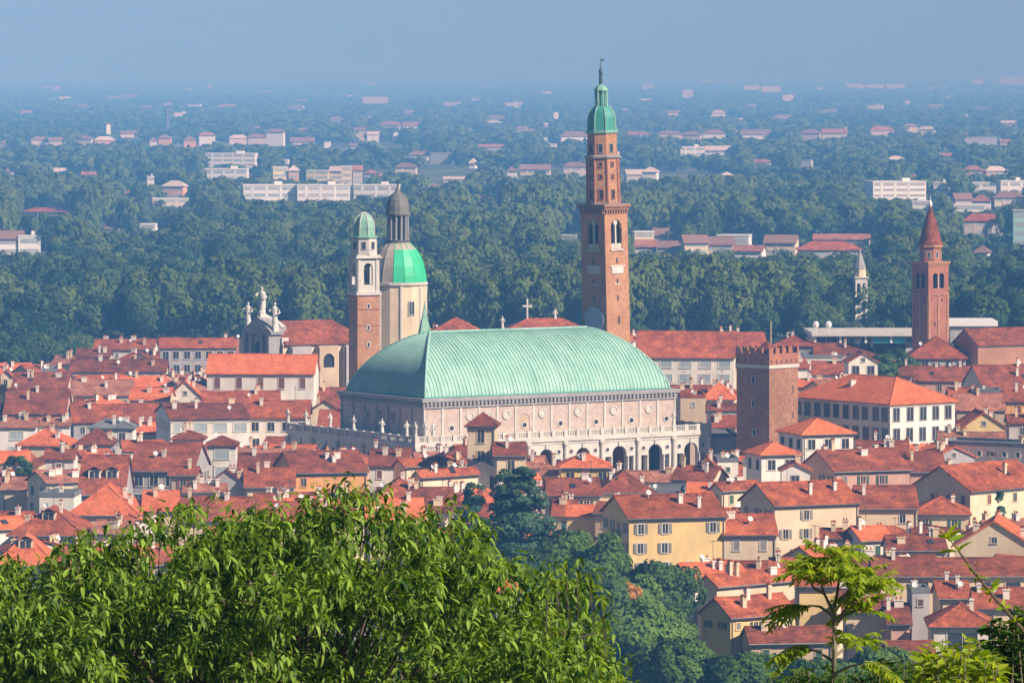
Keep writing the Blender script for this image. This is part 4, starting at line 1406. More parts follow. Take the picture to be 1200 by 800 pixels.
def dormer_parts(roof, x, y, z, rz, wallm, roofm, w=2.2, h=1.5):
    d = MB(); d.box(-w / 2, w / 2, -0.2, 3.2, -1.6, h)
    o = build(d, 'dormer', wallm, roof, (x, y, z), rz)
    rf = roof_solid(w, 3.6, h, 0.5, 0.14, 'y', 0.2, 0.25)
    m2 = MB(); m2.add(rf, Matrix.Translation((0, 1.4, 0)))
    m2.box(-w / 2 + 0.3, w / 2 - 0.3, -0.24, -0.19, 0.0, h - 0.25)
    o.data.materials.append(MATS[roofm])
    k = len(o.data.polygons)
    # the dormer's own little roof and its dark pane
    d2 = MB(); d2.add(d, None, 0); d2.add(rf, Matrix.Translation((0, 1.4, 0)), 1)
    d2.box(-w / 2 + 0.3, -0.08, -0.26, -0.19, 0.05, h - 0.25, 2); d2.box(0.08, w / 2 - 0.3, -0.26, -0.19, 0.05, h - 0.25, 2)
    o.data = d2.mesh('dormer', [wallm, roofm, 'glass_dark'])
    return o


def slope_z(L, W, h, rise, kind, x, y):
    if kind == 'x':
        return h + rise * (1 - abs(y) / (W / 2))
    if kind == 'y':
        return h + rise * (1 - abs(x) / (L / 2))
    if kind == 'h':
        a, b = (L, W) if L >= W else (W, L)
        u, v = (x, y) if L >= W else (y, x)
        return h + rise * max(0.0, min(1 - abs(v) / (b / 2), (a / 2 - abs(u)) / (b / 2)))
    if kind == 's':
        return h + rise * (y + W / 2) / W
    return h


PITCH_T = 0.24


def make_house(d):
    """d: cx cy rz L W h rise kind wall roof wins rows extras (dict). Builds house > wall, roof > chimney..., window > pane."""
    r = random.Random(d['seed'])
    L, W, h, rise, kind = d['L'], d['W'], d['h'], d['rise'], d['kind']
    rt = bpy.data.objects.new('house', None)
    C.objects.link(rt)
    rt.location = (d['cx'], d['cy'], 0); rt.rotation_euler = (0, 0, d['rz'])
    wm, rm = 'wall_' + d['wall'], ROOFW[d['roof']]
    build(wall_solid(L, W, h, rise, kind), 'wall', wm, rt)
    rf = build(roof_solid(L, W, h, rise, PITCH_T, kind), 'roof', rm, rt)
    # eaves moulding
    if kind in ('x', 'h', 's') and d.get('eave', True):
        e = MB()
        e.box(-L / 2 - 0.14, L / 2 + 0.14, -W / 2 - 0.14, -W / 2 - 0.001, h - 0.75, h - 0.38)
        build(e, 'eaves_moulding', 'stone_white' if d['wall'] in 'wyc' else 'stone_grey', rt)
    style = d.get('win', 'a')
    rows = d.get('rows', 2)
    turn = math.degrees(d['rz'])
    walls = [(0, L, -W / 2)]
    if turn < -6 or turn > 150:
        walls.append((1, W, L / 2))
    if turn > 6:
        walls.append((3, W, L / 2))
        if d.get('both'):
            walls.append((1, W, L / 2))
    pitch, ww, hh, pane = {'a': (3.1, 0.95, 1.55, None), 't': (4.6, 1.35, 2.5, 'shutter_brown'), 'b': (3.8, 2.7, 1.7, 'glass_pale'), 'v': (4.2, 2.2, 0.75, 'glass_dark'),
                           'p': (3.0, 1.3, 2.3, 'glass_dark'), 's': (2.5, 0.75, 0.9, None), 'c': (2.6, 1.5, 1.9, 'shade_opening'), 'n': (0, 0, 0, None), 'd': (6.0, 4.2, 2.6, 'glass_dark'), 'q': (2.9, 1.6, 2.6, 'glass_dark')}[style]
    leafm = r.choice(['shutter_brown', 'shutter_green', 'shutter_grey', None, None]) if d['Y'] < 1060 else None
    frame = wm if r.random() < 0.7 else ('stone_white' if d['wall'] != 'w' else 'stone_grey')
    if pitch:
        base = r.choice(['glass_dark', 'glass_dark', 'shutter_brown', 'shutter_green', 'shutter_grey']) if pane is None else pane
        for side, span, off in walls:
            n = max(1, int((span - 0.8) / pitch))
            st = span / n
            zt = h - 0.55 - hh / 2 - 0.45
            if kind in ('x', 'h') and side != 0 and False:
                pass
            for row in range(rows):
                z = zt - row * (hh + 1.55)
                if z < 1.5:
                    break
                for i in range(n):
                    u = -span / 2 + st * (i + 0.5) + r.uniform(-0.15, 0.15)
                    if style == 'a' and r.random() < 0.2:
                        continue
                    if style == 'v':
                        zz = z
                    else:
                        zz = z
                    pm = base if pane or r.random() < 0.65 else r.choice(['glass_dark', base, 'shutter_grey'])
                    x, y = {0: (u, -W / 2), 1: (L / 2, u), 3: (-L / 2, -u)}[side]
                    rz = {0: 0, 1: R(90), 3: R(-90)}[side]
                    tall = style == 'a' and d['Y'] < 1060 and row == 0 and h > 9 and r.random() < 0.09
                    if tall:
                        zz -= 0.35
                    wq = add_window(rt, x, y, zz, rz, ww, hh + (0.7 if tall else 0), pm, frame, style != 'v')
                    if tall:
                        link('balcony', shared('balcony', balcony_mb, ['stone_grey', 'metal_dark']), rt, (x, y, zz - hh / 2 - 0.4), rz)
                    if leafm and not tall and style in 'as' and pm.startswith('glass'):
                        for sx in (-1, 1):
                            link('shutter', shared(('shutter_leaf', ww, hh, leafm), lambda: leaf_mb(ww, hh), [leafm]), wq, (sx * (ww * 0.77 + 0.17), 0, 0), 0)
    if d['Y'] < 1000 and kind in 'xh':
        q = MB(); sx = r.choice((-1, 1)); q.tube([(sx * (L / 2 - 0.3), -W / 2 - 0.1, 0), (sx * (L / 2 - 0.3), -W / 2 - 0.1, h - 0.8)], 0.09, 6); build(q, 'downpipe', 'metal_dark' if r.random() < 0.5 else 'shutter_grey', rt)
        q = MB(); s_ = rise / (W / 2); q.tube([(-L / 2 - 0.4, -W / 2 - 0.62, h - 0.55 * s_ + 0.06), (L / 2 + 0.4, -W / 2 - 0.62, h - 0.55 * s_ + 0.06)], 0.1, 6); build(q, 'gutter', 'metal_dark' if r.random() < 0.5 else 'shutter_grey', rt)
    # gable window
    if kind == 'y' and rise > 1.6 and style != 'n':
        add_window(rt, 0, -W / 2, h + rise * 0.25, 0, 0.8, 0.9, 'glass_dark', 'stone_white')
    # roof furniture
    n_ch = d.get('chim', r.choice([1, 2, 2, 3, 3, 4]) if kind != 'f' else 1)
    for i in range(n_ch):
        if kind == 'y':
            x, y = r.choice((-1, 1)) * r.uniform(0.1, 0.35) * L, r.uniform(-0.42, 0.3) * W
        else:
            x, y = r.uniform(-0.42, 0.42) * L, r.uniform(-0.32, 0.12) * W
        k = r.randrange(4)
        z = slope_z(L, W, h, rise, kind, x, y)
        cm = r.choice(['wall_w', 'wall_w', 'wall_w', 'wall_c'])
        link('chimney', shared(('chimney', k, cm), lambda: chimney_mb(k), [cm, 'roof_red']), rf, (x, y, z), r.choice((0, R(90))))
    if r.random() < d.get('dish', 0.4):
        x, y = r.uniform(-0.4, 0.4) * L, r.uniform(-0.3, 0.05) * W
        link('satellite_dish', shared('satellite_dish', dish_mb, ['dish_white']), rf, (x, y, slope_z(L, W, h, rise, kind, x, y) + 0.2), r.uniform(-0.5, 0.8))
    if r.random() < 0.35:
        x, y = r.uniform(-0.4, 0.4) * L, r.uniform(-0.1, 0.1) * W
        link('antenna', shared('antenna', antenna_mb, ['metal_dark']), rf, (x, y, slope_z(L, W, h, rise, kind, x, y) + 0.2), r.uniform(0, 3))
    for i in range(d.get('dormers', 0)):
        x = L * ((i + 0.5) / d['dormers'] - 0.5) * 0.8
        y = -W * 0.3
        dormer_parts(rf, x, y, slope_z(L, W, h, rise, kind, x, y) + 0.1, 0, 'wall_w' if d['wall'] in 'wg' else wm, rm)
    if r.random() < 0.25 and kind in 'xh' and L > 9:
        x, y = r.uniform(-0.3, 0.3) * L, -W * 0.25
        q = MB(); q.box(-0.5, 0.5, -0.65, 0.65, 0, 0.16)
        s = math.atan2(rise, W / 2)
        o = build(q, 'skylight', 'glass_dark', rf, (x, y, slope_z(L, W, h, rise, kind, x, y) + PITCH_T / cos(s) - 0.06))
        o.rotation_euler = (s, 0, 0)
    d['obj'] = rt
    HOUSES.append(d)
    return rt


def house_at(x0, x1, ry, ey, vb, kind, wall, roof, **k):
    """House whose front eave spans columns x0..x1 at row ey, with the ridge at row ry; its distance follows from its eave height."""
    h = k.pop('h', 11.0)
    seed = int(x0 * 7 + ey * 13)
    r = random.Random(seed)
    Y = dist(ey, h)
    s = F / Y
    g = (H - h) / Y
    Lm = max(2.5, (x1 - x0) / s - 0.9)
    rp = max(0.5, (ey - ry) / s)
    D = k.pop('D', None)
    if kind in ('x', 'h'):
        if D is None:
            D = min(17.0, max(4.0, rp / (SLOPE / 2 + g / 2)))
            if kind == 'h':
                D = min(D, max(Lm * 1.25, 4.0))
        rise = max(0.5, rp - 0.5 * D * g)
        rise = min(rise, D * 0.36)
    elif kind == 'y':
        rise = rp
        D = D or 11.0
        rise = min(rise, Lm * 0.5)
    elif kind == 's':
        D = D or rp / (0.3 + g)
        rise = max(0.3, rp - D * g)
    else:
        D = D or min(16, max(4, rp / g if g > 0 else 6))
        rise = 0.0
    rz = R(k.pop('rot', r.uniform(-5, 5)))
    px = (x0 + x1) / 2
    fx, fy = atx(px, Y), Y
    cx, cy = fx - sin(rz) * D / 2, fy + cos(rz) * D / 2
    PROT.append((x0 + 2, x1 - 2, vb, Y))
    FOOT.append((cx, cy, rz, Lm / 2 + 0.2, D / 2 + 0.2))
    d = dict(cx=cx, cy=cy, rz=rz, L=Lm, W=D, h=h, rise=rise, kind=kind, wall=wall, roof=roof, seed=seed, px=px, ey=ey, Y=Y, hand=True)
    d.update(k)
    return d


def corner_at(xl, xc, xr, ry, ey, vb, kind, wall, roof, th=33, **k):
    """House turned by th degrees, nearest corner at column xc, its left wall reaching xl and its right wall xr."""
    h = k.pop('h', 12.0)
    seed = int(xl * 7 + ey * 13)
    Y = dist(ey, h)
    X = atx(xc, Y)
    t = R(th)
    kr, kl = (xr - 600) / F, (xl - 600) / F
    L = (kr * Y - X) / (cos(t) - kr * sin(t))
    W = (X - kl * Y) / (sin(t) + kl * cos(t))
    cx = X + cos(t) * L / 2 - sin(t) * W / 2
    cy = Y + sin(t) * L / 2 + cos(t) * W / 2
    s = F / Y
    g = (H - h) / Y
    half = (W if kind == 'x' else L if kind == 'y' else min(L, W)) / 2
    rise = max(0.8, min((ey - ry) / s - (cy - Y) * g, half * 0.62))
    PROT.append((xl + 2, xr - 2, vb, Y))
    FOOT.append((cx, cy, t, L / 2 + 0.2, W / 2 + 0.2))
    d = dict(cx=cx, cy=cy, rz=t, L=L, W=W, h=h, rise=rise, kind=kind, wall=wall, roof=roof, seed=seed, px=(xl + xr) / 2, ey=ey, Y=Y, hand=True)
    d.update(k)
    return d


A, B_ = house_at, corner_at
HAND = [
    # --- far left rows
    A(108, 182, 398, 409, 413, 'x', 'w', 'r', chim=4), A(88, 130, 409, 418, 424, 'x', 'c', 'd'), A(186, 278, 397, 407, 440, 'x', 'g', 'r', h=15, win='c', rows=2, dish=0, chim=1),
    A(80, 196, 422, 435, 440, 'x', 'w', 'd', chim=3), A(47, 69, 428, 436, 440, 'f', 'w', 'g', h=14, win='s', rows=1), A(0, 14, 430, 440, 452, 'y', 'c', 'r'), A(12, 80, 437, 455, 458, 'x', 'w', 'd', chim=3),
    A(82, 158, 446, 463, 466, 'x', 'c', 'l'), A(150, 200, 455, 468, 476, 'x', 'c', 'o', rows=1), A(196, 238, 447, 465, 476, 'y', 'w', 'o', rows=1), A(3, 78, 456, 484, 490, 'x', 'p', 'd', chim=2),
    A(84, 190, 474, 494, 508, 'x', 'g', 'r', rot=9, both=True, chim=2), A(-6, 44, 490, 500, 524, 'x', 'w', 'l', rows=2, win='b'), A(44, 84, 490, 498, 505, 'x', 'w', 'l', rows=1, win='b'),
    A(18, 80, 503, 521, 530, 'h', 'c', 'o', rows=1), A(103, 158, 492, 501, 517, 'h', 'w', 'g', h=13, rows=1, win='p'), A(88, 134, 503, 519, 528, 'h', 'g', 'd', chim=1),
    A(158, 186, 496, 508, 514, 'x', 'c', 'o', h=9, win='b', rows=1),
    # --- white house left of the hall and its neighbours
    A(240, 370, 416, 437, 458, 'x', 'w', 'o', win='t', rows=1, h=18, rot=-3, D=13, chim=0, dish=0, tagline='white long house with bright orange roof and five brown shuttered windows'),
    A(385, 432, 421, 455, 458, 'h', 'c', 'r', rot=20), A(343, 406, 455, 471, 474, 'x', 'c', 'd', chim=1), A(362, 400, 470, 481, 494, 'y', 'c', 'd', rows=1, win='n'), A(236, 330, 459, 476, 482, 'x', 'w', 'r', chim=2),
    B_(183, 200, 292, 473, 491, 522, 'x', 'w', 'd', th=11, win='b', rows=1, h=14), A(288, 364, 470, 489, 513, 'x', 'w', 'r', win='c', rows=2, h=13, chim=1),
    A(371, 400, 481, 500, 506, 'x', 'o', 'r', h=9.5, win='n', chim=0, dish=0), A(240, 279, 512, 521, 545, 'h', 'w', 'd', h=15, win='b', rows=2, chim=0), A(200, 240, 505, 514, 524, 'h', 'w', 'd', win='a', rows=1),
    # --- above the leafy tree, left
    A(50, 89, 527, 537, 552, 'x', 'w', 'd', rows=1), A(90, 148, 534, 578, 582, 'x', 'g', 'd', dormers=2, chim=1), A(150, 229, 519, 551, 576, 'x', 'g', 'd', rot=-7, win='c', rows=2, h=13), A(0, 34, 560, 573, 600, 'x', 'c', 'l', rows=1, win='n', h=9),
    A(78, 164, 568, 602, 606, 'h', 'c', 'o', chim=2), A(43, 90, 578, 582, 604, 'f', 'w', 'g', win='n', h=12, D=8), A(8, 100, 594, 626, 632, 'h', 'c', 'r', dormers=1, chim=2), A(-8, 66, 622, 660, 668, 'h', 'c', 'o', dormers=1),
    A(104, 152, 611, 625, 640, 'x', 'w', 'l', rows=1, rot=-12), A(196, 233, 548, 556, 580, 'x', 't', 'd', rows=1, h=13), A(165, 210, 576, 598, 606, 'x', 'c', 'o', chim=2), A(213, 268, 568, 576, 590, 'x', 'w', 'l', rows=1, win='s', h=10),
    A(205, 300, 583, 610, 615, 'x', 'c', 'r', chim=3), A(240, 292, 551, 568, 578, 'y', 'g', 'd', win='n', D=6), A(285, 347, 549, 570, 580, 'x', 'c', 'r', h=11), A(276, 330, 532, 551, 556, 'x', 'p', 'd', chim=1),
    B_(322, 345, 430, 529, 554, 578, 'x', 'o', 'd', th=14, rows=1, h=12), A(300, 420, 588, 612, 620, 'x', 'c', 'r', chim=3), A(60, 118, 640, 668, 676, 'x', 'c', 'r'),
    # --- under the hall's left corner
    A(430, 480, 527, 545, 552, 'x', 'w', 'd', chim=3), A(432, 506, 561, 586, 590, 'h', 'c', 'r', chim=2), A(428, 500, 585, 612, 616, 'x', 'c', 'o', chim=3), A(480, 532, 572, 590, 594, 'x', 'c', 'd', chim=1),
    B_(462, 474, 545, 522, 546, 572, 'x', 'c', 'r', th=38, win='n', h=12, chim=1), B_(485, 493, 560, 538, 558, 575, 'x', 'c', 'r', th=40, win='n', h=12, chim=1), A(520, 548, 549, 560, 568, 'x', 'w', 'd', rows=1),
    A(545, 583, 485, 498, 550, 'h', 'c', 'd', h=20, win='p', rows=3, chim=0, dish=0, tagline='cream turret house with dark red hipped cap before the arcade'), A(577, 619, 519, 533, 560, 'x', 'c', 'd', h=15, win='p', rows=1, chim=1),
    A(541, 592, 541, 551, 568, 'y', 'w', 'g', h=12, win='p', rows=1), A(530, 592, 571, 588, 592, 'h', 'c', 'o', h=9, chim=0), A(500, 540, 585, 600, 606, 'x', 'w', 'd', chim=2),
    A(577, 615, 679, 692, 700, 'h', 'c', 'o', h=12, chim=0, dish=0),
    # --- below the arcade
    A(655, 718, 532, 547, 566, 'h', 'y', 'o', h=13, win='c', rows=1, chim=1), A(632, 656, 545, 555, 566, 'x', 'y', 'l', rows=1), A(700, 768, 552, 576, 582, 'h', 'c', 'd', chim=2), A(640, 706, 561, 580, 586, 'x', 'c', 'd', chim=1),
    A(662, 702, 592, 604, 612, 's', 'y', 'o', h=9, win='n', chim=0, dish=0), A(645, 676, 587, 604, 610, 'x', 'c', 'r', h=8), A(783, 838, 547, 562, 566, 'x', 'c', 'd', rot=-20, rows=1), A(738, 804, 569, 580, 590, 'f', 'w', 'g', win='s', rows=1, h=10),
    A(820, 838, 534, 545, 566, 'y', 'g', 'd', rows=1, h=13), A(838, 868, 536, 541, 560, 'f', 'w', 'g', h=13, win='s', rows=1, D=9), A(868, 892, 540, 546, 558, 'f', 'w', 'g', h=12, win='n', D=8),
    # --- between the hall and the brick tower
    A(745, 862, 389, 418, 452, 'x', 'w', 'r', h=17, win='b', rows=3, chim=0, dish=0.0, tagline='white terrace house with wide red roof and glazed balconies behind the hall'), A(786, 830, 452, 465, 468, 'x', 't', 'd', rows=1), A(795, 829, 461, 466, 494, 'f', 't', 'r', h=15, win='s', rows=1),
    A(822, 862, 447, 466, 472, 'h', 'c', 'o'), A(820, 900, 390, 406, 410, 'x', 'c', 'r', h=14), A(828, 864, 488, 500, 508, 'x', 'o', 'r', h=12, rows=1), A(806, 866, 474, 480, 486, 'x', 'g', 'd'),
    A(822, 866, 500, 512, 536, 'f', 'g', 'g', win='n'),
    # --- behind the hall
    A(440, 500, 379, 402, 404, 'h', 'c', 'd', h=16, rot=30, win='n', chim=0, dish=0), A(503, 562, 373, 390, 392, 'h', 'c', 'r', h=16, win='n', dish=0, chim=0), A(592, 690, 374, 388, 392, 'h', 'w', 'r', h=16, win='n', chim=0, dish=0, cross=True),
    # --- right, far rows
    A(905, 957, 393, 405, 414, 'h', 'g', 'r', h=15, rows=1), A(940, 1000, 415, 420, 430, 'f', 'w', 'g', h=13, rows=1), A(953, 1062, 403, 417, 422, 'x', 'c', 'd', h=13, chim=3), A(992, 1031, 414, 424, 442, 'y', 'w', 'r', h=18, win='c', rows=1, chim=0, dish=0, D=8),
    A(1062, 1134, 395, 419, 436, 'h', 'g', 'r', h=15, win='c', rows=1, chim=0), B_(1117, 1146, 1235, 380, 404, 440, 'x', 'b', 'd', th=28, h=18, win='n', chim=0, dish=0, tagline='tall brick church hall with dark red roof right of the spired tower'),
    A(1000, 1070, 428, 440, 446, 'x', 'w', 'd', chim=3, dish=1), A(1070, 1150, 430, 446, 452, 'x', 'p', 'd', chim=5), A(950, 1000, 424, 438, 444, 'x', 'w', 'r', chim=2), A(1150, 1230, 428, 456, 460, 'x', 'g', 'd', rot=14, chim=2),
    B_(930, 1043, 1119, 441, 473, 522, 'h', 'w', 'o', th=37, h=19, win='q', rows=4, both=True, chim=1, dish=0, dark_left=True, tagline='large palace with bright orange hipped roof and rows of tall windows'),
    A(1119, 1180, 462, 480, 500, 'x', 't', 'l', h=15, rows=2), A(1140, 1174, 456, 460, 474, 'f', 'o', 'g', h=16, win='n', D=7), A(1176, 1210, 458, 470, 482, 'x', 'o', 'd', h=15, rows=1), A(1112, 1150, 455, 470, 474, 'x', 'o', 'r', h=14, chim=2),
    A(1126, 1180, 484, 500, 512, 'y', 'y', 'r', h=14, rows=1, win='a'), A(1180, 1216, 487, 495, 506, 'x', 'g', 'd', h=14, rows=1), A(1098, 1180, 507, 515, 520, 'x', 'w', 'l', h=13, rows=1, win='n'),
    B_(1095, 1215, 1240, 520, 525, 548, 'f', 'w', 'g', th=60, h=13, rows=1, win='s'),
    # --- foot of the brick tower
    A(935, 1006, 491, 508, 526, 'h', 'w', 'o', h=18, win='c', rows=1, chim=0, rot=22, both=True, dish=0), A(888, 941, 519, 532, 547, 'h', 'w', 'o', h=16, win='c', rows=1, chim=0, rot=18, dish=0), A(913, 952, 543, 551, 567, 'y', 'w', 'r', h=14, win='p', rows=1, D=7),
    B_(940, 978, 1066, 527, 552, 570, 'x', 'p', 'd', th=20, h=13, rows=1, chim=5), A(1002, 1066, 517, 532, 538, 'x', 'w', 'd', chim=3), B_(868, 908, 1006, 565, 592, 628, 'x', 'c', 'r', th=24, h=14, rows=2, chim=2, both=False), A(1003, 1078, 570, 595, 616, 'x', 'c', 'd', h=12, rows=1, chim=1),
    B_(833, 846, 892, 553, 574, 590, 'x', 'c', 'r', th=36, h=12, rows=1), A(1064, 1110, 530, 552, 556, 'x', 'p', 'd', chim=2),
    B_(1068, 1137, 1225, 543, 575, 610, 'x', 'c', 'r', th=44, h=12, rows=1, chim=2, wallside='g'), A(1066, 1138, 583, 602, 618, 'h', 'c', 'r', h=9, rows=1, chim=1), A(960, 1000, 620, 630, 640, 'x', 'w', 'r', h=9, win='n'), A(1005, 1050, 617, 632, 642, 'x', 'w', 'o', h=9, chim=1, rot=20),
    # --- yellow houses by the park
    B_(706, 737, 850, 580, 607, 660, 'x', 'y', 'r', th=16, h=15, rows=3, chim=2, tagline='yellow four-storey house with red roof and balconies beside the park trees'), A(845, 913, 603, 626, 658, 'x', 'c', 'r', h=12, rows=2, chim=1),
    # --- front rows, lower right
    A(1115, 1215, 611, 640, 655, 'y', 'c', 'o', h=12, rows=1, D=13, rot=-8), A(1040, 1112, 628, 644, 652, 'x', 'w', 'd', rows=1, h=9), A(1022, 1210, 654, 674, 700, 'x', 'c', 'd', h=11, win='v', rows=1, rot=1, chim=1, tagline='long cream house with low dark red roof and slot windows'),
    B_(818, 840, 936, 652, 686, 715, 'x', 'c', 'r', th=40, h=9, win='n', chim=4, dish=1), B_(822, 856, 932, 690, 722, 750, 'x', 'y', 'r', th=34, h=10, rows=1, win='s', chim=3), A(876, 980, 735, 752, 770, 'x', 't', 'd', h=7, rows=1, rot=8), A(930, 984, 672, 686, 735, 'x', 'y', 'r', h=12, win='n', chim=0),
    A(985, 1040, 698, 716, 728, 'x', 'c', 'd', h=9, chim=1), A(1066, 1092, 690, 694, 730, 'f', 'g', 'g', h=12, win='s', rows=1, D=5), A(1038, 1070, 708, 730, 745, 'x', 'p', 'd', h=8), A(1098, 1140, 682, 700, 706, 'x', 'c', 'r', h=9), A(1088, 1166, 708, 733, 762, 'h', 'w', 'r', h=9, win='d', rows=1, chim=1, dish=0),
    A(1140, 1215, 690, 712, 722, 'x', 'c', 'r', h=9, dish=1), A(900, 960, 655, 672, 690, 'x', 'w', 'r', h=9), A(1168, 1216, 640, 656, 664, 'x', 'w', 'r', h=10), A(1040, 1100, 752, 774, 800, 'x', 'p', 'd', h=7, win='n', chim=0), A(1095, 1150, 768, 790, 806, 'h', 'c', 'r', h=6, chim=0),
]


def overlap(a, b, m=0.0):
    for p, q in ((a, b), (b, a)):
        t = p[2]
        ux, uy = cos(t), sin(t)
        for (ax, ay), ext in (((ux, uy), p[3]), ((-uy, ux), p[4])):
            dd = abs((q[0] - p[0]) * ax + (q[1] - p[1]) * ay)
            tq = q[2]
            e = abs(cos(tq) * ax + sin(tq) * ay) * q[3] + abs(-sin(tq) * ax + cos(tq) * ay) * q[4]
            if dd > ext + e + m:
                return False
    return True


def skyline(px):
    pts = [(-30, 430), (60, 424), (90, 412), (110, 399), (280, 398), (330, 398), (420, 400), (500, 386), (600, 384), (700, 388), (900, 394), (960, 402), (1060, 402), (1120, 392), (1240, 385)]
    return float(np.interp(px, [p[0] for p in pts], [p[1] for p in pts]))


TREE_TOP = [(-20, 668), (55, 660), (70, 640), (110, 628), (150, 650), (170, 606), (230, 598), (300, 610), (350, 592), (430, 570), (500, 604), (560, 602), (590, 660), (640, 690), (688, 666), (704, 704), (716, 760), (722, 800)]


def tree_line(px):
    return float(np.interp(px, [p[0] for p in TREE_TOP], [p[1] for p in TREE_TOP]))


def fill_houses():
    r = random.Random(31)
    made = []
    pal_w = 'wwwwwccccypgtt'
    pal_r = 'rrrrrddoooll'
    tries = 0
    while tries < 16000:
        tries += 1
        Y = math.sqrt(r.uniform(780.0 ** 2, 1600.0 ** 2))
        px = r.uniform(-25, 1225)
        X = atx(px, Y)
        # park with the tall trees and the foreground crown hide these places
        h = r.choice([7.5, 8.5, 9.5, 10.5, 11.5, 12.5])
        L = r.uniform(6.5, 15); D = r.uniform(6.5, 11)
        base = 33 if r.random() < 0.45 else r.choice([0, 10, -10, 20])
        rz = R(base + r.uniform(-5, 5))
        rise = D / 2 * r.uniform(0.40, 0.48)
        kind = r.choice('xxxxhhyx')
        if kind == 'y':
            rise = min(rise, L * 0.22)
        s = F / Y
        top = HZ + (H - h - rise) * s
        ey = HZ + (H - h) * s
        if px > 525 and px < 822 and Y < 905:
            continue
        if px >= 822 and px < 870 and Y < 800:
            continue
        half = (abs(cos(rz)) * L / 2 + abs(sin(rz)) * D / 2)
        x0, x1 = px - half * s, px + half * s
        if px < 720 and top > tree_line(px) + 14:
            continue
        if ey < skyline(px) + 9 or top < skyline(px) - 1:
            continue
        fp = (X, Y, rz, L / 2 + 0.25, D / 2 + 0.25)
        if any(overlap(fp, q) for q in FOOT):
            continue
        ok = True
        lim = 0.0
        for (a, b, vb, Yp) in PROT:
            if Yp > Y - 2 and min(b, x1) - max(a, x0) > 0.12 * (b - a):
                lim = max(lim, vb)
        if top < lim - 1.5:
            # lower the house until it stays clear of what the photograph shows behind it
            need = (lim - HZ) / s            # metres below eye level for the ridge
            h2 = H - need - rise
            if h2 < 4.5:
                continue
            h = h2
        FOOT.append(fp)
        ey = HZ + (H - h) * s
        made.append(dict(cx=X, cy=Y, rz=rz, L=L, W=D, h=h, rise=rise, kind=kind, wall=r.choice(pal_w), roof=r.choice(pal_r), seed=tries, px=px, ey=ey, Y=Y, hand=False, rows=1 + (r.random() < 0.4)))
    return made


def screen_mask(d):
    """Rough outline of a house on screen: body box from the front eave down, roof block above."""
    c, s = cos(d['rz']), sin(d['rz'])
    pts = []
    for x, y in ((-1, -1), (1, -1), (1, 1), (-1, 1)):
        lx, ly = x * d['L'] / 2, y * d['W'] / 2
        wx, wy = d['cx'] + c * lx - s * ly, d['cy'] + s * lx + c * ly
        pts.append((proj(wx, wy, 0), proj(wx, wy, d['h'])))
    xs = [p[1][0] for p in pts]
    x0, x1 = min(xs), max(xs)
    top = proj(d['cx'], d['cy'], d['h'] + d['rise'] * (0.6 if d['kind'] in 'hy' else 1.0))[1]
    bot = max(p[0][1] for p in pts)
    return x0, x1, top, bot


def place_houses():
    allh = [d for d in HAND] + fill_houses()
    cov = np.zeros((820, 1240), bool)
    for px in range(-20, 1220):
        if px < 745:
            cov[int(tree_line(px)) + 16:, px + 20] = True
    allh.sort(key=lambda d: d['cy'])
    blocks = [(y, [(p[0], p[1]) for p in pts]) for y, pts in COVER]
    done = 0
    n_fill = 0
    bi = sorted(blocks, key=lambda b: b[0])
    for d in allh:
        while bi and bi[0][0] < d['cy']:
            y, pts = bi.pop(0)
            # convex hull fill by columns
            xs = np.array([p[0] for p in pts]); ys = np.array([p[1] for p in pts])
            for x in range(int(xs.min()), int(xs.max())):
                lo, hi = 1e9, -1e9
                for i in range(len(pts)):
                    (xa, ya), (xb, yb) = pts[i], pts[(i + 1) % len(pts)]
                    if (xa - x) * (xb - x) <= 0 and xa != xb:
                        yy = ya + (yb - ya) * (x - xa) / (xb - xa)
                        lo, hi = min(lo, yy), max(hi, yy)
                if hi > lo:
                    cov[max(0, int(lo)):min(819, int(hi)), min(1239, max(0, x + 20))] = True
        x0, x1, top, bot = screen_mask(d)
        a, b = int(np.clip(x0 + 20, 20, 1219)), int(np.clip(x1 + 20, 21, 1220))
        t, u = int(np.clip(top, 0, 800)), int(np.clip(bot, 1, 800))
        vis = (~cov[t:u, a:b]).sum() if b > a and u > t else 0
        if not d['hand'] and vis < 60:
            continue
        if d['hand'] and vis < 4:
            continue
        cov[t:u, a:b] = True
        make_house(d)
        done += 1
        n_fill += not d['hand']
    print('HOUSES', done, 'filler', n_fill)


place_houses()

# special parts on hand-placed houses
for d in HOUSES:
    if d.get('cross'):
        rt = d['obj']
        Yc = d['cy']
        q = MB(); zt = d['h'] + d['rise'] + 0.2
        x = atx(618, Yc) - d['cx']
        q.box(x - 0.22, x + 0.22, -0.2, 0.2, zt - 2.5, atz(350, Yc)); q.box(x - 1.3, x - 0.221, -0.18, 0.18, atz(358.5, Yc) - 0.25, atz(358.5, Yc) + 0.25); q.box(x + 0.221, x + 1.3, -0.18, 0.18, atz(358.5, Yc) - 0.25, atz(358.5, Yc) + 0.25)
        build(q, 'stone_cross', 'stone_statue', rt)
        for px in (589, 651):
            x = atx(px, Yc) - d['cx']
            o = build(statue_mb(3.4, px), 'statue', 'stone_statue', rt, (x, 0, zt - (0.6 if px == 651 else 2.6)), 0, smooth=True)
            d['tagline'] = 'low building with red hipped roof carrying a white cross behind the hall'

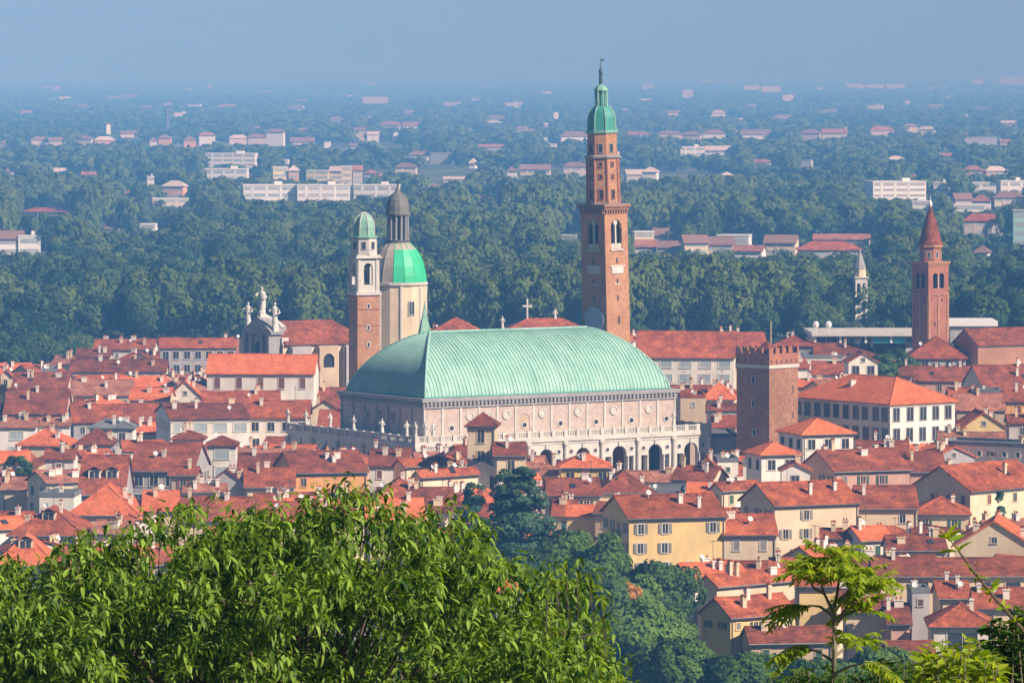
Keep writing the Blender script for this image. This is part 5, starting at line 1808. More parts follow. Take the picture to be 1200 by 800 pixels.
# ------------------------------------------------------------------ labels that single out each house
REG = [
    (lambda p, e, f: e < 424 and p < 420, 'before the woods at far left'),
    (lambda p, e, f: e < 395 and 420 <= p < 740, 'behind the great green roof'),
    (lambda p, e, f: e < 470 and p < 240, 'left of the church with statues'),
    (lambda p, e, f: e < 530 and p < 240, 'left of the white shuttered house'),
    (lambda p, e, f: e < 530 and p < 420, "left of the hall's shaded end"),
    (lambda p, e, f: e < 575 and p < 240, 'over the leafy tree at left'),
    (lambda p, e, f: e < 575 and p < 440, 'over the leafy tree below the hall'),
    (lambda p, e, f: p < 240, "at the leafy tree's left edge"),
    (lambda p, e, f: p < 440, "just over the leafy tree's top"),
    (lambda p, e, f: e < 570 and p < 620, "below the hall's left corner"),
    (lambda p, e, f: p < 620, 'left of the cedar'),
    (lambda p, e, f: e < 500 and p < 945, 'between the hall and the battlement tower'),
    (lambda p, e, f: e < 582 and p < 800, 'just below the arcade'),
    (lambda p, e, f: p < 800, 'above the park trees'),
    (lambda p, e, f: e < 424, 'around the foot of the spired tower'),
    (lambda p, e, f: e < 480, 'below the spired bell tower'),
    (lambda p, e, f: e < 560 and p < 1070, 'at the foot of the battlement tower'),
    (lambda p, e, f: e < 560, 'right of the long palace'),
    (lambda p, e, f: e < 625 and p < 1010, 'a row below the battlement tower'),
    (lambda p, e, f: e < 625, 'around the small dark conifer'),
    (lambda p, e, f: p < 960, 'right of the park trees, lower front'),
    (lambda p, e, f: e < 690, 'behind the slot-windowed house'),
    (lambda p, e, f: True, 'in the lowest front row'),
]
ORD = ['', 'first', 'second', 'third', 'fourth', 'fifth', 'sixth', 'seventh', 'eighth', 'ninth', 'tenth', 'eleventh', 'twelfth']
fam = {}
for d in HOUSES:
    if 'tagline' in d:
        tag(d['obj'], d['tagline'], 'house', 'old town houses')
        continue
    reg = next(t for f, t in REG if f(d['px'], d['ey'], d['Y']))
    fam.setdefault((d['wall'], d['roof'], d['kind'], reg), []).append(d)
for (wl_, rf_, kd_, reg), ds in fam.items():
    ds.sort(key=lambda d: d['px'])
    body = '%s house, %s %s' % (WWORD[wl_], RWORD[rf_], TWORD[kd_]) if kd_ != 'f' else '%s house with flat roof' % WWORD[wl_]
    for i, d in enumerate(ds):
        pre = '' if len(ds) == 1 else ('leftmost such ' if i == 0 else 'rightmost such ' if i == len(ds) - 1 else ORD[i + 1] + ' from left, ')
        tag(d['obj'], (pre + body + ', ' + reg).replace(', ,', ','), 'house', 'old town houses')


# ------------------------------------------------------------------ far buildings on the plain (one thing each)
FAR = '''124 142 111 117 w w;143 161 109 116 w w;69 82 112 117 w w;337 356 122 130 w r;0 14 163 178 p r;36 56 159 171 p r;57 76 160 172 c r;88 108 158 170 p r;110 134 159 171 o r;140 160 152 164 p r
175 184 160 173 w r;186 200 157 173 o r;215 229 159 174 o r;233 252 154 169 w r;268 290 157 168 p r;291 312 156 168 p r;313 333 150 170 w r;340 368 160 171 p r;242 300 179 195 w f;240 290 197 212 w f
318 336 195 215 y f;338 350 193 215 o r;360 386 199 215 y f;387 408 194 215 y r;283 345 216 240 w f;346 408 216 240 w f;172 180 206 219 w f;192 217 211 233 o r;177 222 232 244 c f;28 82 243 252 w R
-4 26 270 300 w r;20 46 276 300 w f;123 138 262 272 c r;165 183 262 269 w f;13 18 183 191 w f;345 390 74 83 w f;343 400 90 95 w f;425 454 112 124 p f;444 470 141 152 p r;472 497 142 152 w r
415 428 148 164 p r;430 444 153 166 w r;460 466 155 167 w f;553 563 112 123 w r;569 594 134 145 w r;625 632 104 109 w f;635 646 106 113 w f;648 654 131 142 w f;655 690 153 167 w r;480 502 176 187 p r
505 530 178 191 g f;464 488 190 204 c r;551 558 185 196 w r;594 606 194 209 w r;610 645 192 204 c r;660 688 189 208 p r;733 753 198 212 p r;754 771 195 213 w r;753 766 97 107 w f;730 762 153 161 p r
770 800 152 161 p r;400 412 194 222 c f;413 424 193 215 p r;415 468 216 233 w f;795 826 171 183 w f;827 858 170 184 w r;800 822 153 166 p r;824 850 151 165 w r;868 902 151 165 w r;938 962 151 166 p r
964 993 150 165 c r;1018 1047 147 163 p r;1058 1075 144 158 p r;1077 1097 147 158 c r;1128 1168 160 170 g f;1174 1192 140 148 p r;872 890 99 108 w f;892 915 100 109 w f;917 930 110 121 w f;957 964 101 107 w f
990 1012 97 103 w f;1014 1036 98 104 w f;1038 1060 97 103 w f;1017 1035 122 131 w f;1060 1066 114 127 w r;800 812 104 116 w f;1140 1152 92 101 w f;1170 1200 89 101 p f;1018 1083 212 238 w f;1095 1113 213 231 w f
1140 1168 213 226 w f;1170 1204 211 228 w f;1130 1152 193 206 o r;1154 1180 194 206 o r;1118 1138 226 244 p r;1140 1162 228 246 w r;1164 1200 224 246 p r;1070 1090 235 248 w f;1118 1155 239 247 w f;1130 1175 250 278 p R
1145 1160 288 301 w r;1188 1206 246 300 T f;800 828 275 298 c r;829 860 277 297 p r;842 880 275 289 w f;862 896 287 300 w r;898 935 275 298 c r;936 1010 283 302 p R;955 1020 274 286 p r;661 678 275 282 w f
742 765 271 286 c f;766 783 267 284 w r;745 770 281 296 w r;771 800 282 297 p r;560 590 168 175 w r;700 730 176 184 p r;20 40 128 134 w r;90 104 121 127 p r;200 222 131 137 w f;255 280 121 126 p r
385 402 136 143 w r;520 540 118 124 p f;590 612 119 125 w f;700 720 131 137 w f;780 800 128 134 p r;830 850 128 135 w r;905 930 133 139 p r;960 985 127 133 w r;1085 1110 121 127 p r;1140 1160 124 130 w r
300 320 106 110 w f;160 180 96 100 p f;240 262 99 103 w f;420 440 96 100 w f;560 580 99 103 p f;820 840 92 96 w f;1090 1110 101 105 w f;50 70 100 104 w f;470 490 128 134 c r;870 890 121 127 c r
600 618 147 154 c r;1100 1120 178 186 w r;1040 1060 182 190 p r;880 905 186 192 w r;95 112 200 208 w r;60 78 196 204 p r;140 152 222 230 w r;500 514 214 222 w r;560 580 228 236 p r;520 545 206 212 w r'''
FARC = {'w': 'far_white', 'c': 'far_cream', 'y': 'far_yellow', 'p': 'far_pink', 'o': 'far_orange', 'g': 'far_grey', 'T': 'far_teal'}
FARW = {'w': 'white', 'c': 'cream', 'y': 'pale yellow', 'p': 'pink', 'o': 'orange', 'g': 'grey', 'T': 'pale teal'}
FARPROT = []


def far_window_band(L, h, n):
    mb = MB()
    for k in range(n):
        z = h * (k + 0.55) / n
        mb.box(-L / 2 + 0.8, L / 2 - 0.8, -0.06, 0.02, z - 0.18 * h / n, z + 0.28 * h / n)
    return mb


def build_far():
    r = random.Random(5)
    fam = {}
    toks = FAR.replace('\n', ';').split(';')
    # more small houses of the suburbs, in loose rows
    for k in range(120):
        row, n = r.choice(((94, 3), (104, 3.5), (112, 4), (122, 4.5), (136, 5), (146, 6), (158, 6), (164, 7), (188, 7), (200, 7)))
        y0 = row + r.uniform(-4, 4)
        x0 = r.uniform(0, 1195)
        w = r.uniform(5, 15) * (1.3 if row < 125 else 1.0)
        if any(abs(float(t.split()[0]) + float(t.split()[1]) - 2 * x0 - w) < (float(t.split()[1]) - float(t.split()[0])) + w and abs(float(t.split()[3]) - y0 - n) < 9 for t in toks):
            continue
        toks.append('%.1f %.1f %.1f %.1f %s %s' % (x0, x0 + w, y0, y0 + n * r.uniform(0.7, 1.2), r.choice('wwwccp'), r.choice('frr')))
    for tok in toks:
        a = tok.split()
        x0, x1, yt, yb = map(float, a[:4])
        px = (x0 + x1) / 2
        Y = dist(yb + 1.5, 0)
        s = F / Y
        L = (x1 - x0) / s
        h = (yb - yt) / s
        D = min(max(L * 0.5, 10.0), 40.0)
        rz = R(r.uniform(-14, 14)) if L < 40 else R(r.uniform(-5, 5))
        nm = 'far_house' if a[5] != 'f' else 'far_building'
        rt = bpy.data.objects.new(nm, None); C.objects.link(rt)
        rt.location = (atx(px, Y), Y + D / 2, 0); rt.rotation_euler = (0, 0, rz)
        if a[5] == 'f':
            w = MB(); w.box(-L / 2, L / 2, -D / 2, D / 2, 0, h)
            if a[4] == 'w' and h > 8:
                w.box(L * 0.1, L * 0.25, -D * 0.2, D * 0.2, h, h + 2.5)
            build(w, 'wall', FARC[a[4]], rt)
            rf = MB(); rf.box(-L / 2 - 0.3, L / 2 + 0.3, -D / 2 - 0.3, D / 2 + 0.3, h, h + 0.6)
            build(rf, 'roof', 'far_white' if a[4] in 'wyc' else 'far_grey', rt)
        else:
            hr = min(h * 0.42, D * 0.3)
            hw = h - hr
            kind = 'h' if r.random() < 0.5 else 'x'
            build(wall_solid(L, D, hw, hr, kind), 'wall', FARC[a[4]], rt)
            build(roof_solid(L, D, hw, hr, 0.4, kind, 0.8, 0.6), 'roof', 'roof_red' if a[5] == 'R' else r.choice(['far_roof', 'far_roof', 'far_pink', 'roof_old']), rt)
            h = hw
        if yb > 176:
            n = max(1, min(5, int(round(h / 4.0))))
            build(far_window_band(L, h, n), 'window_band', 'glass_pale' if r.random() < 0.5 else 'far_grey', rt, (0, -D / 2 - 0.02, 0))
            if (yb - yt) > 8 and L > 14:
                for k in range(int(L / 9)):
                    q = MB(); q.box(-0.8, 0.8, -0.14, -0.061, 0.2, h - 0.3)
                    build(q, 'pier', FARC[a[4]], rt, (-L / 2 + 9 * (k + 0.5) + 1.2, -D / 2 - 0.02, 0))
        FARPROT.append((x0, x1, yb - 0.28 * (yb - yt), Y))
        side = 'left third' if px < 400 else 'middle third' if px < 800 else 'right third'
        if yb < 128:
            reg = 'in the hazy belt under the horizon, ' + side
        elif yb < 180:
            reg = 'in the hazy suburb line, ' + side
        elif yb < 255:
            reg = 'at the back edge of the woods' if px < 540 else 'beyond the woods right of the clock tower' if px < 960 else 'beyond the woods above the spired tower'
        else:
            reg = 'inside the wood at far left' if px < 400 else 'inside the wood right of the clock tower'
        kind = 'flat roofed block' if a[5] == 'f' else 'red roofed house'
        fam.setdefault((FARW[a[4]], kind, reg), []).append((px, rt))
    for (wc, kind, reg), lst in fam.items():
        lst.sort(key=lambda t: t[0])
        for i, (px, rt) in enumerate(lst):
            n = len(lst)
            if n == 1:
                pre = ''
            elif i == 0:
                pre = 'leftmost '
            elif i == n - 1:
                pre = 'rightmost '
            elif i < 12:
                pre = ORD[i + 1] + ' from left '
            else:
                pre = ORD[min(12, n - i)] + ' from right '
            tag(rt, pre + wc + ' ' + kind + ' ' + reg, 'building', 'distant buildings on the plain')
    # a slim white campanile and a dark poplar-like tower far off
    for px, yt, yb, rr, nm, m, lab in ((126, 140, 165, 2.6, 'far_bell_tower', 'far_white', 'tiny white bell tower above red roofs on the hazy plain at left'),
                                       (196, 121, 152, 2.6, 'far_tower', 'metal_dark', 'dark slab tower standing alone in the haze at left'),
                                       (189, 0, 0, 0, '', '', '')):
        if not nm:
            continue
        Y = dist(yb + 3, 0); s = F / Y
        rt = thing(nm, lab, 'tower', (atx(px, Y), Y, 0), 0.5)
        hh = (yb - yt) / s
        q = MB(); q.box(-rr, rr, -rr, rr, 0, hh * 0.86); build(q, 'shaft', m, rt)
        q = MB(); q.rings([[(-rr, -rr, hh * .86), (rr, -rr, hh * .86), (rr, rr, hh * .86), (-rr, rr, hh * .86)], [(-.2, -.2, hh), (.2, -.2, hh), (.2, .2, hh), (-.2, .2, hh)]], 0, False, True) if m == 'far_white' else q.box(-rr * 1.1, rr * 1.1, -rr * 1.1, rr * 1.1, hh * .86, hh * .9)
        build(q, 'spire' if m == 'far_white' else 'top', 'roof_old' if m == 'far_white' else m, rt)


build_far()


def build_modern():
    """The long low white building with teal glass behind the right-hand roofs."""
    Y = 1400.0
    x0, x1 = atx(955, Y), atx(1074, Y)
    rt = thing('modern_building', 'long low white modern building with teal glass band by the spired tower', 'building', ((x0 + x1) / 2, Y, 0), R(2))
    L = x1 - x0; zt, zb = atz(389, Y), atz(409, Y)
    w = MB(); w.box(-L / 2, L / 2, 0, 22, 0, zt - 1.0); build(w, 'wall', 'wall_g', rt)
    q = MB(); q.box(-L / 2 - 1, L / 2 + 1, -1.5, 23, zt - 1.0, zt); build(q, 'roof', 'stone_white', rt)
    for i in range(9):
        x = -L / 2 + L * (i + 0.5) / 9
        q = MB(); q.box(x - L / 20, x + L / 20, -0.12, 0.02, zb + 0.4, zt - 1.4); build(q, 'window', 'glass_teal' if i in (5, 6, 7) else 'glass_dark', rt)
    for i in range(5):
        x = -L / 2 + L * i / 4
        q = MB(); q.box(x - 0.3, x + 0.3, -0.5, -0.13, 0, zt - 1.0); build(q, 'pier', 'dish_white', rt)
    for px in (957, 972):
        q = MB(); q.lathe([(0.15, zt - 0.1), (0.15, zt + 1.0), (0.7, zt + 1.2), (0.9, zt + 1.9), (0.6, zt + 2.6), (0.1, zt + 2.8)], 8); build(q, 'roof_tank' if px < 960 else 'roof_vent', 'dish_white', rt, (atx(px, Y) - (x0 + x1) / 2, 3, 0))
    rt = thing('modern_hall', 'white flat shed roof just right of the spired tower', 'building', (atx(1140, Y), Y, 0), 0)
    L = (1165 - 1112) / F * Y
    q = MB(); q.box(-L / 2, L / 2, 0, 16, 0, atz(382, Y)); build(q, 'wall', 'wall_g', rt)
    q = MB(); q.box(-L / 2 - .6, L / 2 + .6, -.8, 17, atz(382, Y), atz(376, Y)); build(q, 'roof', 'dish_white', rt)


build_modern()


# ------------------------------------------------------------------ trees
nr = np.random.default_rng(11)


def unit(v):
    return v / np.maximum(np.linalg.norm(v, axis=-1, keepdims=True), 1e-9)


def sph(n, g):
    return unit(g.normal(size=(n, 3)))


def quads_from(pos, nrm, size, g, wobble=0.8):
    """Leaf-clump quads at pos, facing roughly nrm."""
    n = len(pos)
    f = unit(nrm + wobble * g.normal(size=(n, 3)) * 0.6)
    a = unit(np.cross(f, g.normal(size=(n, 3))))
    b = np.cross(f, a)
    s = (size * g.uniform(0.55, 1.35, n))[:, None]
    s2 = s * g.uniform(0.5, 1.0, n)[:, None]
    v = np.stack([pos - a * s - b * s2 * 0.6, pos + a * s * 0.7 - b * s2, pos + a * s + b * s2 * 0.7, pos - a * s * 0.6 + b * s2], 1)
    return v.reshape(-1, 3), np.repeat(nrm, 4, 0)


def crown(seed, rx, rz, nl, k, q, shape='round', cz=0.0):
    """Crown of nl lumps of k leaf clumps each: vertex, normal and tint arrays; centred cz above the origin."""
    g = np.random.default_rng(seed)
    P, N, T = [], [], []
    if shape == 'cedar':
        layers = 12
        for i in range(layers):
            t = i / (layers - 1)
            z = rz * (-1 + 2 * t) + cz
            rr = rx * (1.0 - 0.80 * t ** 1.3) * g.uniform(0.85, 1.12)
            for j in range(max(3, int(nl * (1 - 0.75 * t) / layers * 1.7))):
                a = g.uniform(0, 2 * pi)
                c = np.array([cos(a), sin(a), 0]) * rr * math.sqrt(g.uniform(0.08, 0.9))
                lr = rr * g.uniform(0.22, 0.42) + 0.35
                d = sph(k, g)
                p = c + d * np.array([lr, lr, lr * 0.48]) + np.array([0, 0, z + g.uniform(-1.1, 1.1) - 0.12 * np.hypot(c[0], c[1])])
                nn = unit(d * np.array([0.7, 0.7, 1.3]) + np.array([cos(a), sin(a), 0.5]) * 0.35 + g.normal(size=(k, 3)) * 0.2)
                P.append(p); N.append(nn); T.append(np.full(k, g.uniform(0, 0.3)) + g.uniform(-0.08, 0.16, k))
    else:
        for i in range(nl):
            d0 = unit(g.normal(size=3) + np.array([0, 0, 0.35]))
            if shape == 'cone':
                h = g.uniform(0, 1) ** 1.3
                a = g.uniform(0, 2 * pi)
                rr = (1 - h) * 0.95 + 0.05
                c = np.array([cos(a) * rx * rr * 0.75, sin(a) * rx * rr * 0.75, rz * (2 * h - 1)])
                lr = rx * (0.20 + 0.30 * (1 - h))
            else:
                f = g.uniform(0.45, 0.80)
                c = d0 * np.array([rx, rx, rz]) * f
                lr = rx * g.uniform(0.30, 0.50) * (26.0 / max(nl, 26)) ** 0.33
            d = unit(sph(k, g) + 0.55 * unit(c)[None, :] + np.array([0, 0, 0.15]))
            p = c + d * lr * g.uniform(0.72, 1.1, k)[:, None] * np.array([1, 1, 0.85])
            p[:, 2] += cz
            nn = unit(d * 0.8 + unit(c / np.array([rx, rx, rz]))[None, :] * 0.45 + g.normal(size=(k, 3)) * 0.12)
            P.append(p); N.append(nn); T.append(np.full(k, g.uniform(0, 0.22)) + (g.uniform(-0.05, 0.09, k) if q > 0.4 else g.uniform(-0.12, 0.2, k)))
    P, N, T = np.concatenate(P), np.concatenate(N), np.concatenate(T)
    v, nn = quads_from(P, N, q, g)
    return v, nn, np.repeat(T, 4)


def np_mesh(name, v, faces_per, m, nrm=None, tint=None, smooth=False):
    """Mesh from a vertex array whose faces are all faces_per-sided and use the vertices in order."""
    me = bpy.data.meshes.new(name)
    n = len(v)
    me.vertices.add(n)
    me.vertices.foreach_set('co', np.ascontiguousarray(v, np.float32).ravel())
    me.loops.add(n)
    me.loops.foreach_set('vertex_index', np.arange(n, dtype=np.int32))
    nf = n // faces_per
    me.polygons.add(nf)
    me.polygons.foreach_set('loop_start', np.arange(0, n, faces_per, dtype=np.int32))
    me.polygons.foreach_set('loop_total', np.full(nf, faces_per, np.int32))
    me.update(calc_edges=True)
    if nrm is not None:
        a = me.attributes.new('nrm', 'FLOAT_VECTOR', 'POINT')
        a.data.foreach_set('vector', np.ascontiguousarray(nrm, np.float32).ravel())
    if tint is not None:
        a = me.attributes.new('tint', 'FLOAT', 'POINT')
        a.data.foreach_set('value', np.ascontiguousarray(tint, np.float32))
    me.materials.append(MATS[m])
    return me


def trunk_mb(h, r, seed=0, limbs=5, spread=3.0):
    g = random.Random(seed)
    mb = MB()
    bend = g.uniform(-0.03, 0.03) * h
    mb.tube([(0, 0, -0.3), (bend * 0.3, 0, h * 0.35), (bend, bend * 0.5, h * 0.7), (bend * 1.2, bend, h)], [r * 1.25, r, r * 0.7, r * 0.3], 7)
    for i in range(limbs):
        a = g.uniform(0, 2 * pi)
        z0 = h * g.uniform(0.4, 0.75)
        s = spread * g.uniform(0.6, 1.0)
        mb.tube([(bend * z0 / h, 0, z0), (cos(a) * s * 0.5, sin(a) * s * 0.5, z0 + s * 0.45), (cos(a) * s, sin(a) * s, z0 + s * 0.8)], [r * 0.5, r * 0.32, r * 0.12], 5)
    return mb


def plant_tree(name, label, px, top, Y, rx, shape, m, seed, nl=26, k=240, q=0.22, squash=1.0, group=None, low=0.25, bark='bark'):
    x = atx(px, Y); zt = atz(top, Y); gz = ground_z(x, Y)
    ht = zt - gz
    rz = ht * (1 - low) / 2
    if shape == 'round':
        rz = min(rz, rx * 1.35 * squash)
    rt = thing(name, label, 'tree', (x, Y, gz), 0, group)
    v, n_, t = crown(seed, rx, rz * (0.98 if shape != 'round' else 0.92), nl, k, q, shape, ht - rz * 1.02)
    link('crown', np_mesh('crown', v, 4, m, n_, t), rt)
    build(trunk_mb(max(ht - rz * 0.8, 1.5), max(0.16, rx * 0.045), seed, 6, rx * 0.7), 'trunk', bark, rt)
    return rt


# the park below the houses
plant_tree('cedar', 'tall layered dark cedar standing left of the yellow house', 612, 551, 812, 8.2, 'cedar', 'leaf_cedar', 3, 190, 200, 0.24, low=0.12)
plant_tree('cedar', 'small dark cedar just left of the tall cedar', 553, 577, 832, 5.2, 'cedar', 'leaf_cedar', 5, 110, 160, 0.22, low=0.15)
plant_tree('broadleaf_tree', 'rounded green tree in front of the tall cedar', 664, 614, 790, 6.6, 'round', 'leaf_park', 8, 64, 180, 0.27)
plant_tree('broadleaf_tree', 'slender green tree between cedar and yellow house', 706, 621, 782, 4.9, 'round', 'leaf_park', 12, 46, 150, 0.25, low=0.35, bark='bark_pale')
plant_tree('broadleaf_tree', 'broad dark tree below the yellow house wall', 776, 650, 770, 6.3, 'round', 'leaf_dark', 14, 64, 180, 0.26)
plant_tree('broadleaf_tree', 'dark tree low beneath the cedar, beside the leafy foreground crown', 610, 640, 770, 7.0, 'round', 'leaf_dark', 17, 60, 170, 0.26)
plant_tree('broadleaf_tree', 'large mid green tree at bottom, right of the foreground crown', 742, 698, 700, 7.6, 'round', 'leaf_park', 21, 90, 190, 0.26)
plant_tree('broadleaf_tree', 'green tree beneath the rounded one, behind foreground leaves', 672, 672, 735, 6.4, 'round', 'leaf_park', 24, 64, 180, 0.26)
plant_tree('broadleaf_tree', 'low green tree at bottom edge, below the shaded house wall', 800, 742, 675, 5.6, 'round', 'leaf_park', 27, 64, 180, 0.25)
plant_tree('broadleaf_tree', 'low round green tree at bottom edge, left of the lime sapling', 868, 758, 660, 6.2, 'round', 'leaf_park', 31, 70, 180, 0.25)
plant_tree('broadleaf_tree', 'low green tree at bottom edge behind the lime sapling', 948, 762, 655, 5.4, 'round', 'leaf_park', 34, 64, 180, 0.25)
plant_tree('broadleaf_tree', 'dark green tree at bottom edge right of the lime sapling', 1035, 752, 668, 5.2, 'round', 'leaf_park', 37, 60, 180, 0.25)
plant_tree('autumn_tree', 'small orange autumn tree amid the green park trees', 735, 679, 735, 1.9, 'round', 'leaf_autumn', 41, 14, 120, 0.17)
for i, (px, top, Y, rx, m_) in enumerate(((640, 634, 800, 5.2, 'leaf_dark'), (690, 640, 760, 4.6, 'leaf_park'), (745, 664, 745, 4.6, 'leaf_park'), (712, 668, 728, 4.8, 'leaf_dark'), (780, 706, 712, 4.6, 'leaf_park'), (815, 760, 690, 3.6, 'leaf_park'), (905, 754, 668, 4.6, 'leaf_park'), (985, 760, 662, 4.4, 'leaf_park'))):
    plant_tree('broadleaf_tree', ('green tree at the foot of the tall cedar', 'light green tree in the middle of the park clump', 'green tree right below the yellow house corner', 'dark green tree behind the orange autumn tree', 'green tree below the broad dark tree', 'lowest small green tree by the shaded house wall', 'green tree at bottom edge, left of the sapling trunk', 'green tree at bottom edge right behind the sapling trunk')[i], px, top, Y, rx, 'round', m_, 250 + i, 60, 170, 0.26)
plant_tree('conifer', 'small dark pointed conifer before the cream house at right', 1172, 573, 880, 2.7, 'cone', 'leaf_cedar', 44, 40, 140, 0.2, low=0.05)
plant_tree('broadleaf_tree', 'small dark tree between the cedar and white gabled house', 592, 546, 900, 3.0, 'round', 'leaf_dark', 47, 18, 160, 0.2)
for i, (px, top, Y, rx) in enumerate(((-8, 372, 1560, 9.0), (24, 366, 1600, 9.5), (58, 370, 1585, 9.0), (86, 392, 1560, 6.5), (40, 392, 1500, 8.0), (8, 398, 1480, 8.5), (72, 402, 1530, 6.0), (98, 404, 1610, 5.0))):
    plant_tree('broadleaf_tree', ['first', 'second', 'third', 'fourth', 'fifth', 'sixth', 'seventh', 'eighth'][(0, 2, 4, 6, 3, 1, 5, 7)[i]] + ' from left of the tall dark trees at the left edge behind the roofs', px, top, Y, rx, 'round', 'leaf_forest', 150 + i, 22, 170, 0.4, low=0.12)
for i, (px, top, rx) in enumerate(((1033, 410, 4.2), (1048, 406, 4.6), (1064, 409, 4.2))):
    plant_tree('broadleaf_tree', ['left', 'middle', 'right'][i] + ' one of three dark trees between roofs below the spired tower', px, top, 1300 + 4 * i, rx, 'round', 'leaf_dark', 50 + i, 16, 120, 0.32)
plant_tree('broadleaf_tree', 'green garden tree on the left among dark red roofs', 22, 528, 985, 2.8, 'round', 'leaf_dark', 57, 14, 120, 0.2)
plant_tree('broadleaf_tree', 'low dark garden tree in front of the white gabled house', 556, 560, 905, 2.2, 'round', 'leaf_dark', 58, 12, 100, 0.2)

# the wood behind the town: individual trees along its near edge, then one mass
PROTO = []
for i in range(7):
    g = random.Random(60 + i)
    rx = 7.0
    rz = rx * g.uniform(0.85, 1.15)
    PROTO.append((crown(100 + i, rx, rz, 22, 140, 0.44, 'round', 0), rz))
PROTO_ME = [np_mesh('crown', v, 4, 'leaf_forest', n_, t) for (v, n_, t), _ in PROTO]
TRUNK_ME = trunk_mb(9.0, 0.35, 3, 4, 3).mesh('trunk', ['bark'])
LOD1 = [crown(400 + i, 7.0, 6.2, (9, 14, 20)[i % 3], (80, 52, 38)[i % 3], 0.5, 'cone' if i == 9 else 'round', 0) for i in range(10)]
LOD2 = [crown(200 + i, 7.0, 6.2, (8, 12, 15)[i % 3], (52, 36, 29)[i % 3], 0.75, 'round', 0) for i in range(10)]
LOD3 = [crown(300 + i, 7.0, 6.0, 7, 12, 1.7, 'round', 0) for i in range(8)]


def blocked(px, half, top, Y):
    for (a, b, vb, Yp) in FARPROT:
        if Yp > Y + 4 and a - half < px < b + half and top < vb:
            return True
    for (a, b, vb, Yp) in PROT:
        if Yp > Y + 1 and a - half < px < b + half and top < vb:
            return True
    return False


def in_far_building(x, y, r):
    for (a, b, vb, Yp) in FARPROT:
        if Yp - r < y < Yp + 45 and atx(a, Yp) - r < x < atx(b, Yp) + r:
            return True
    return False


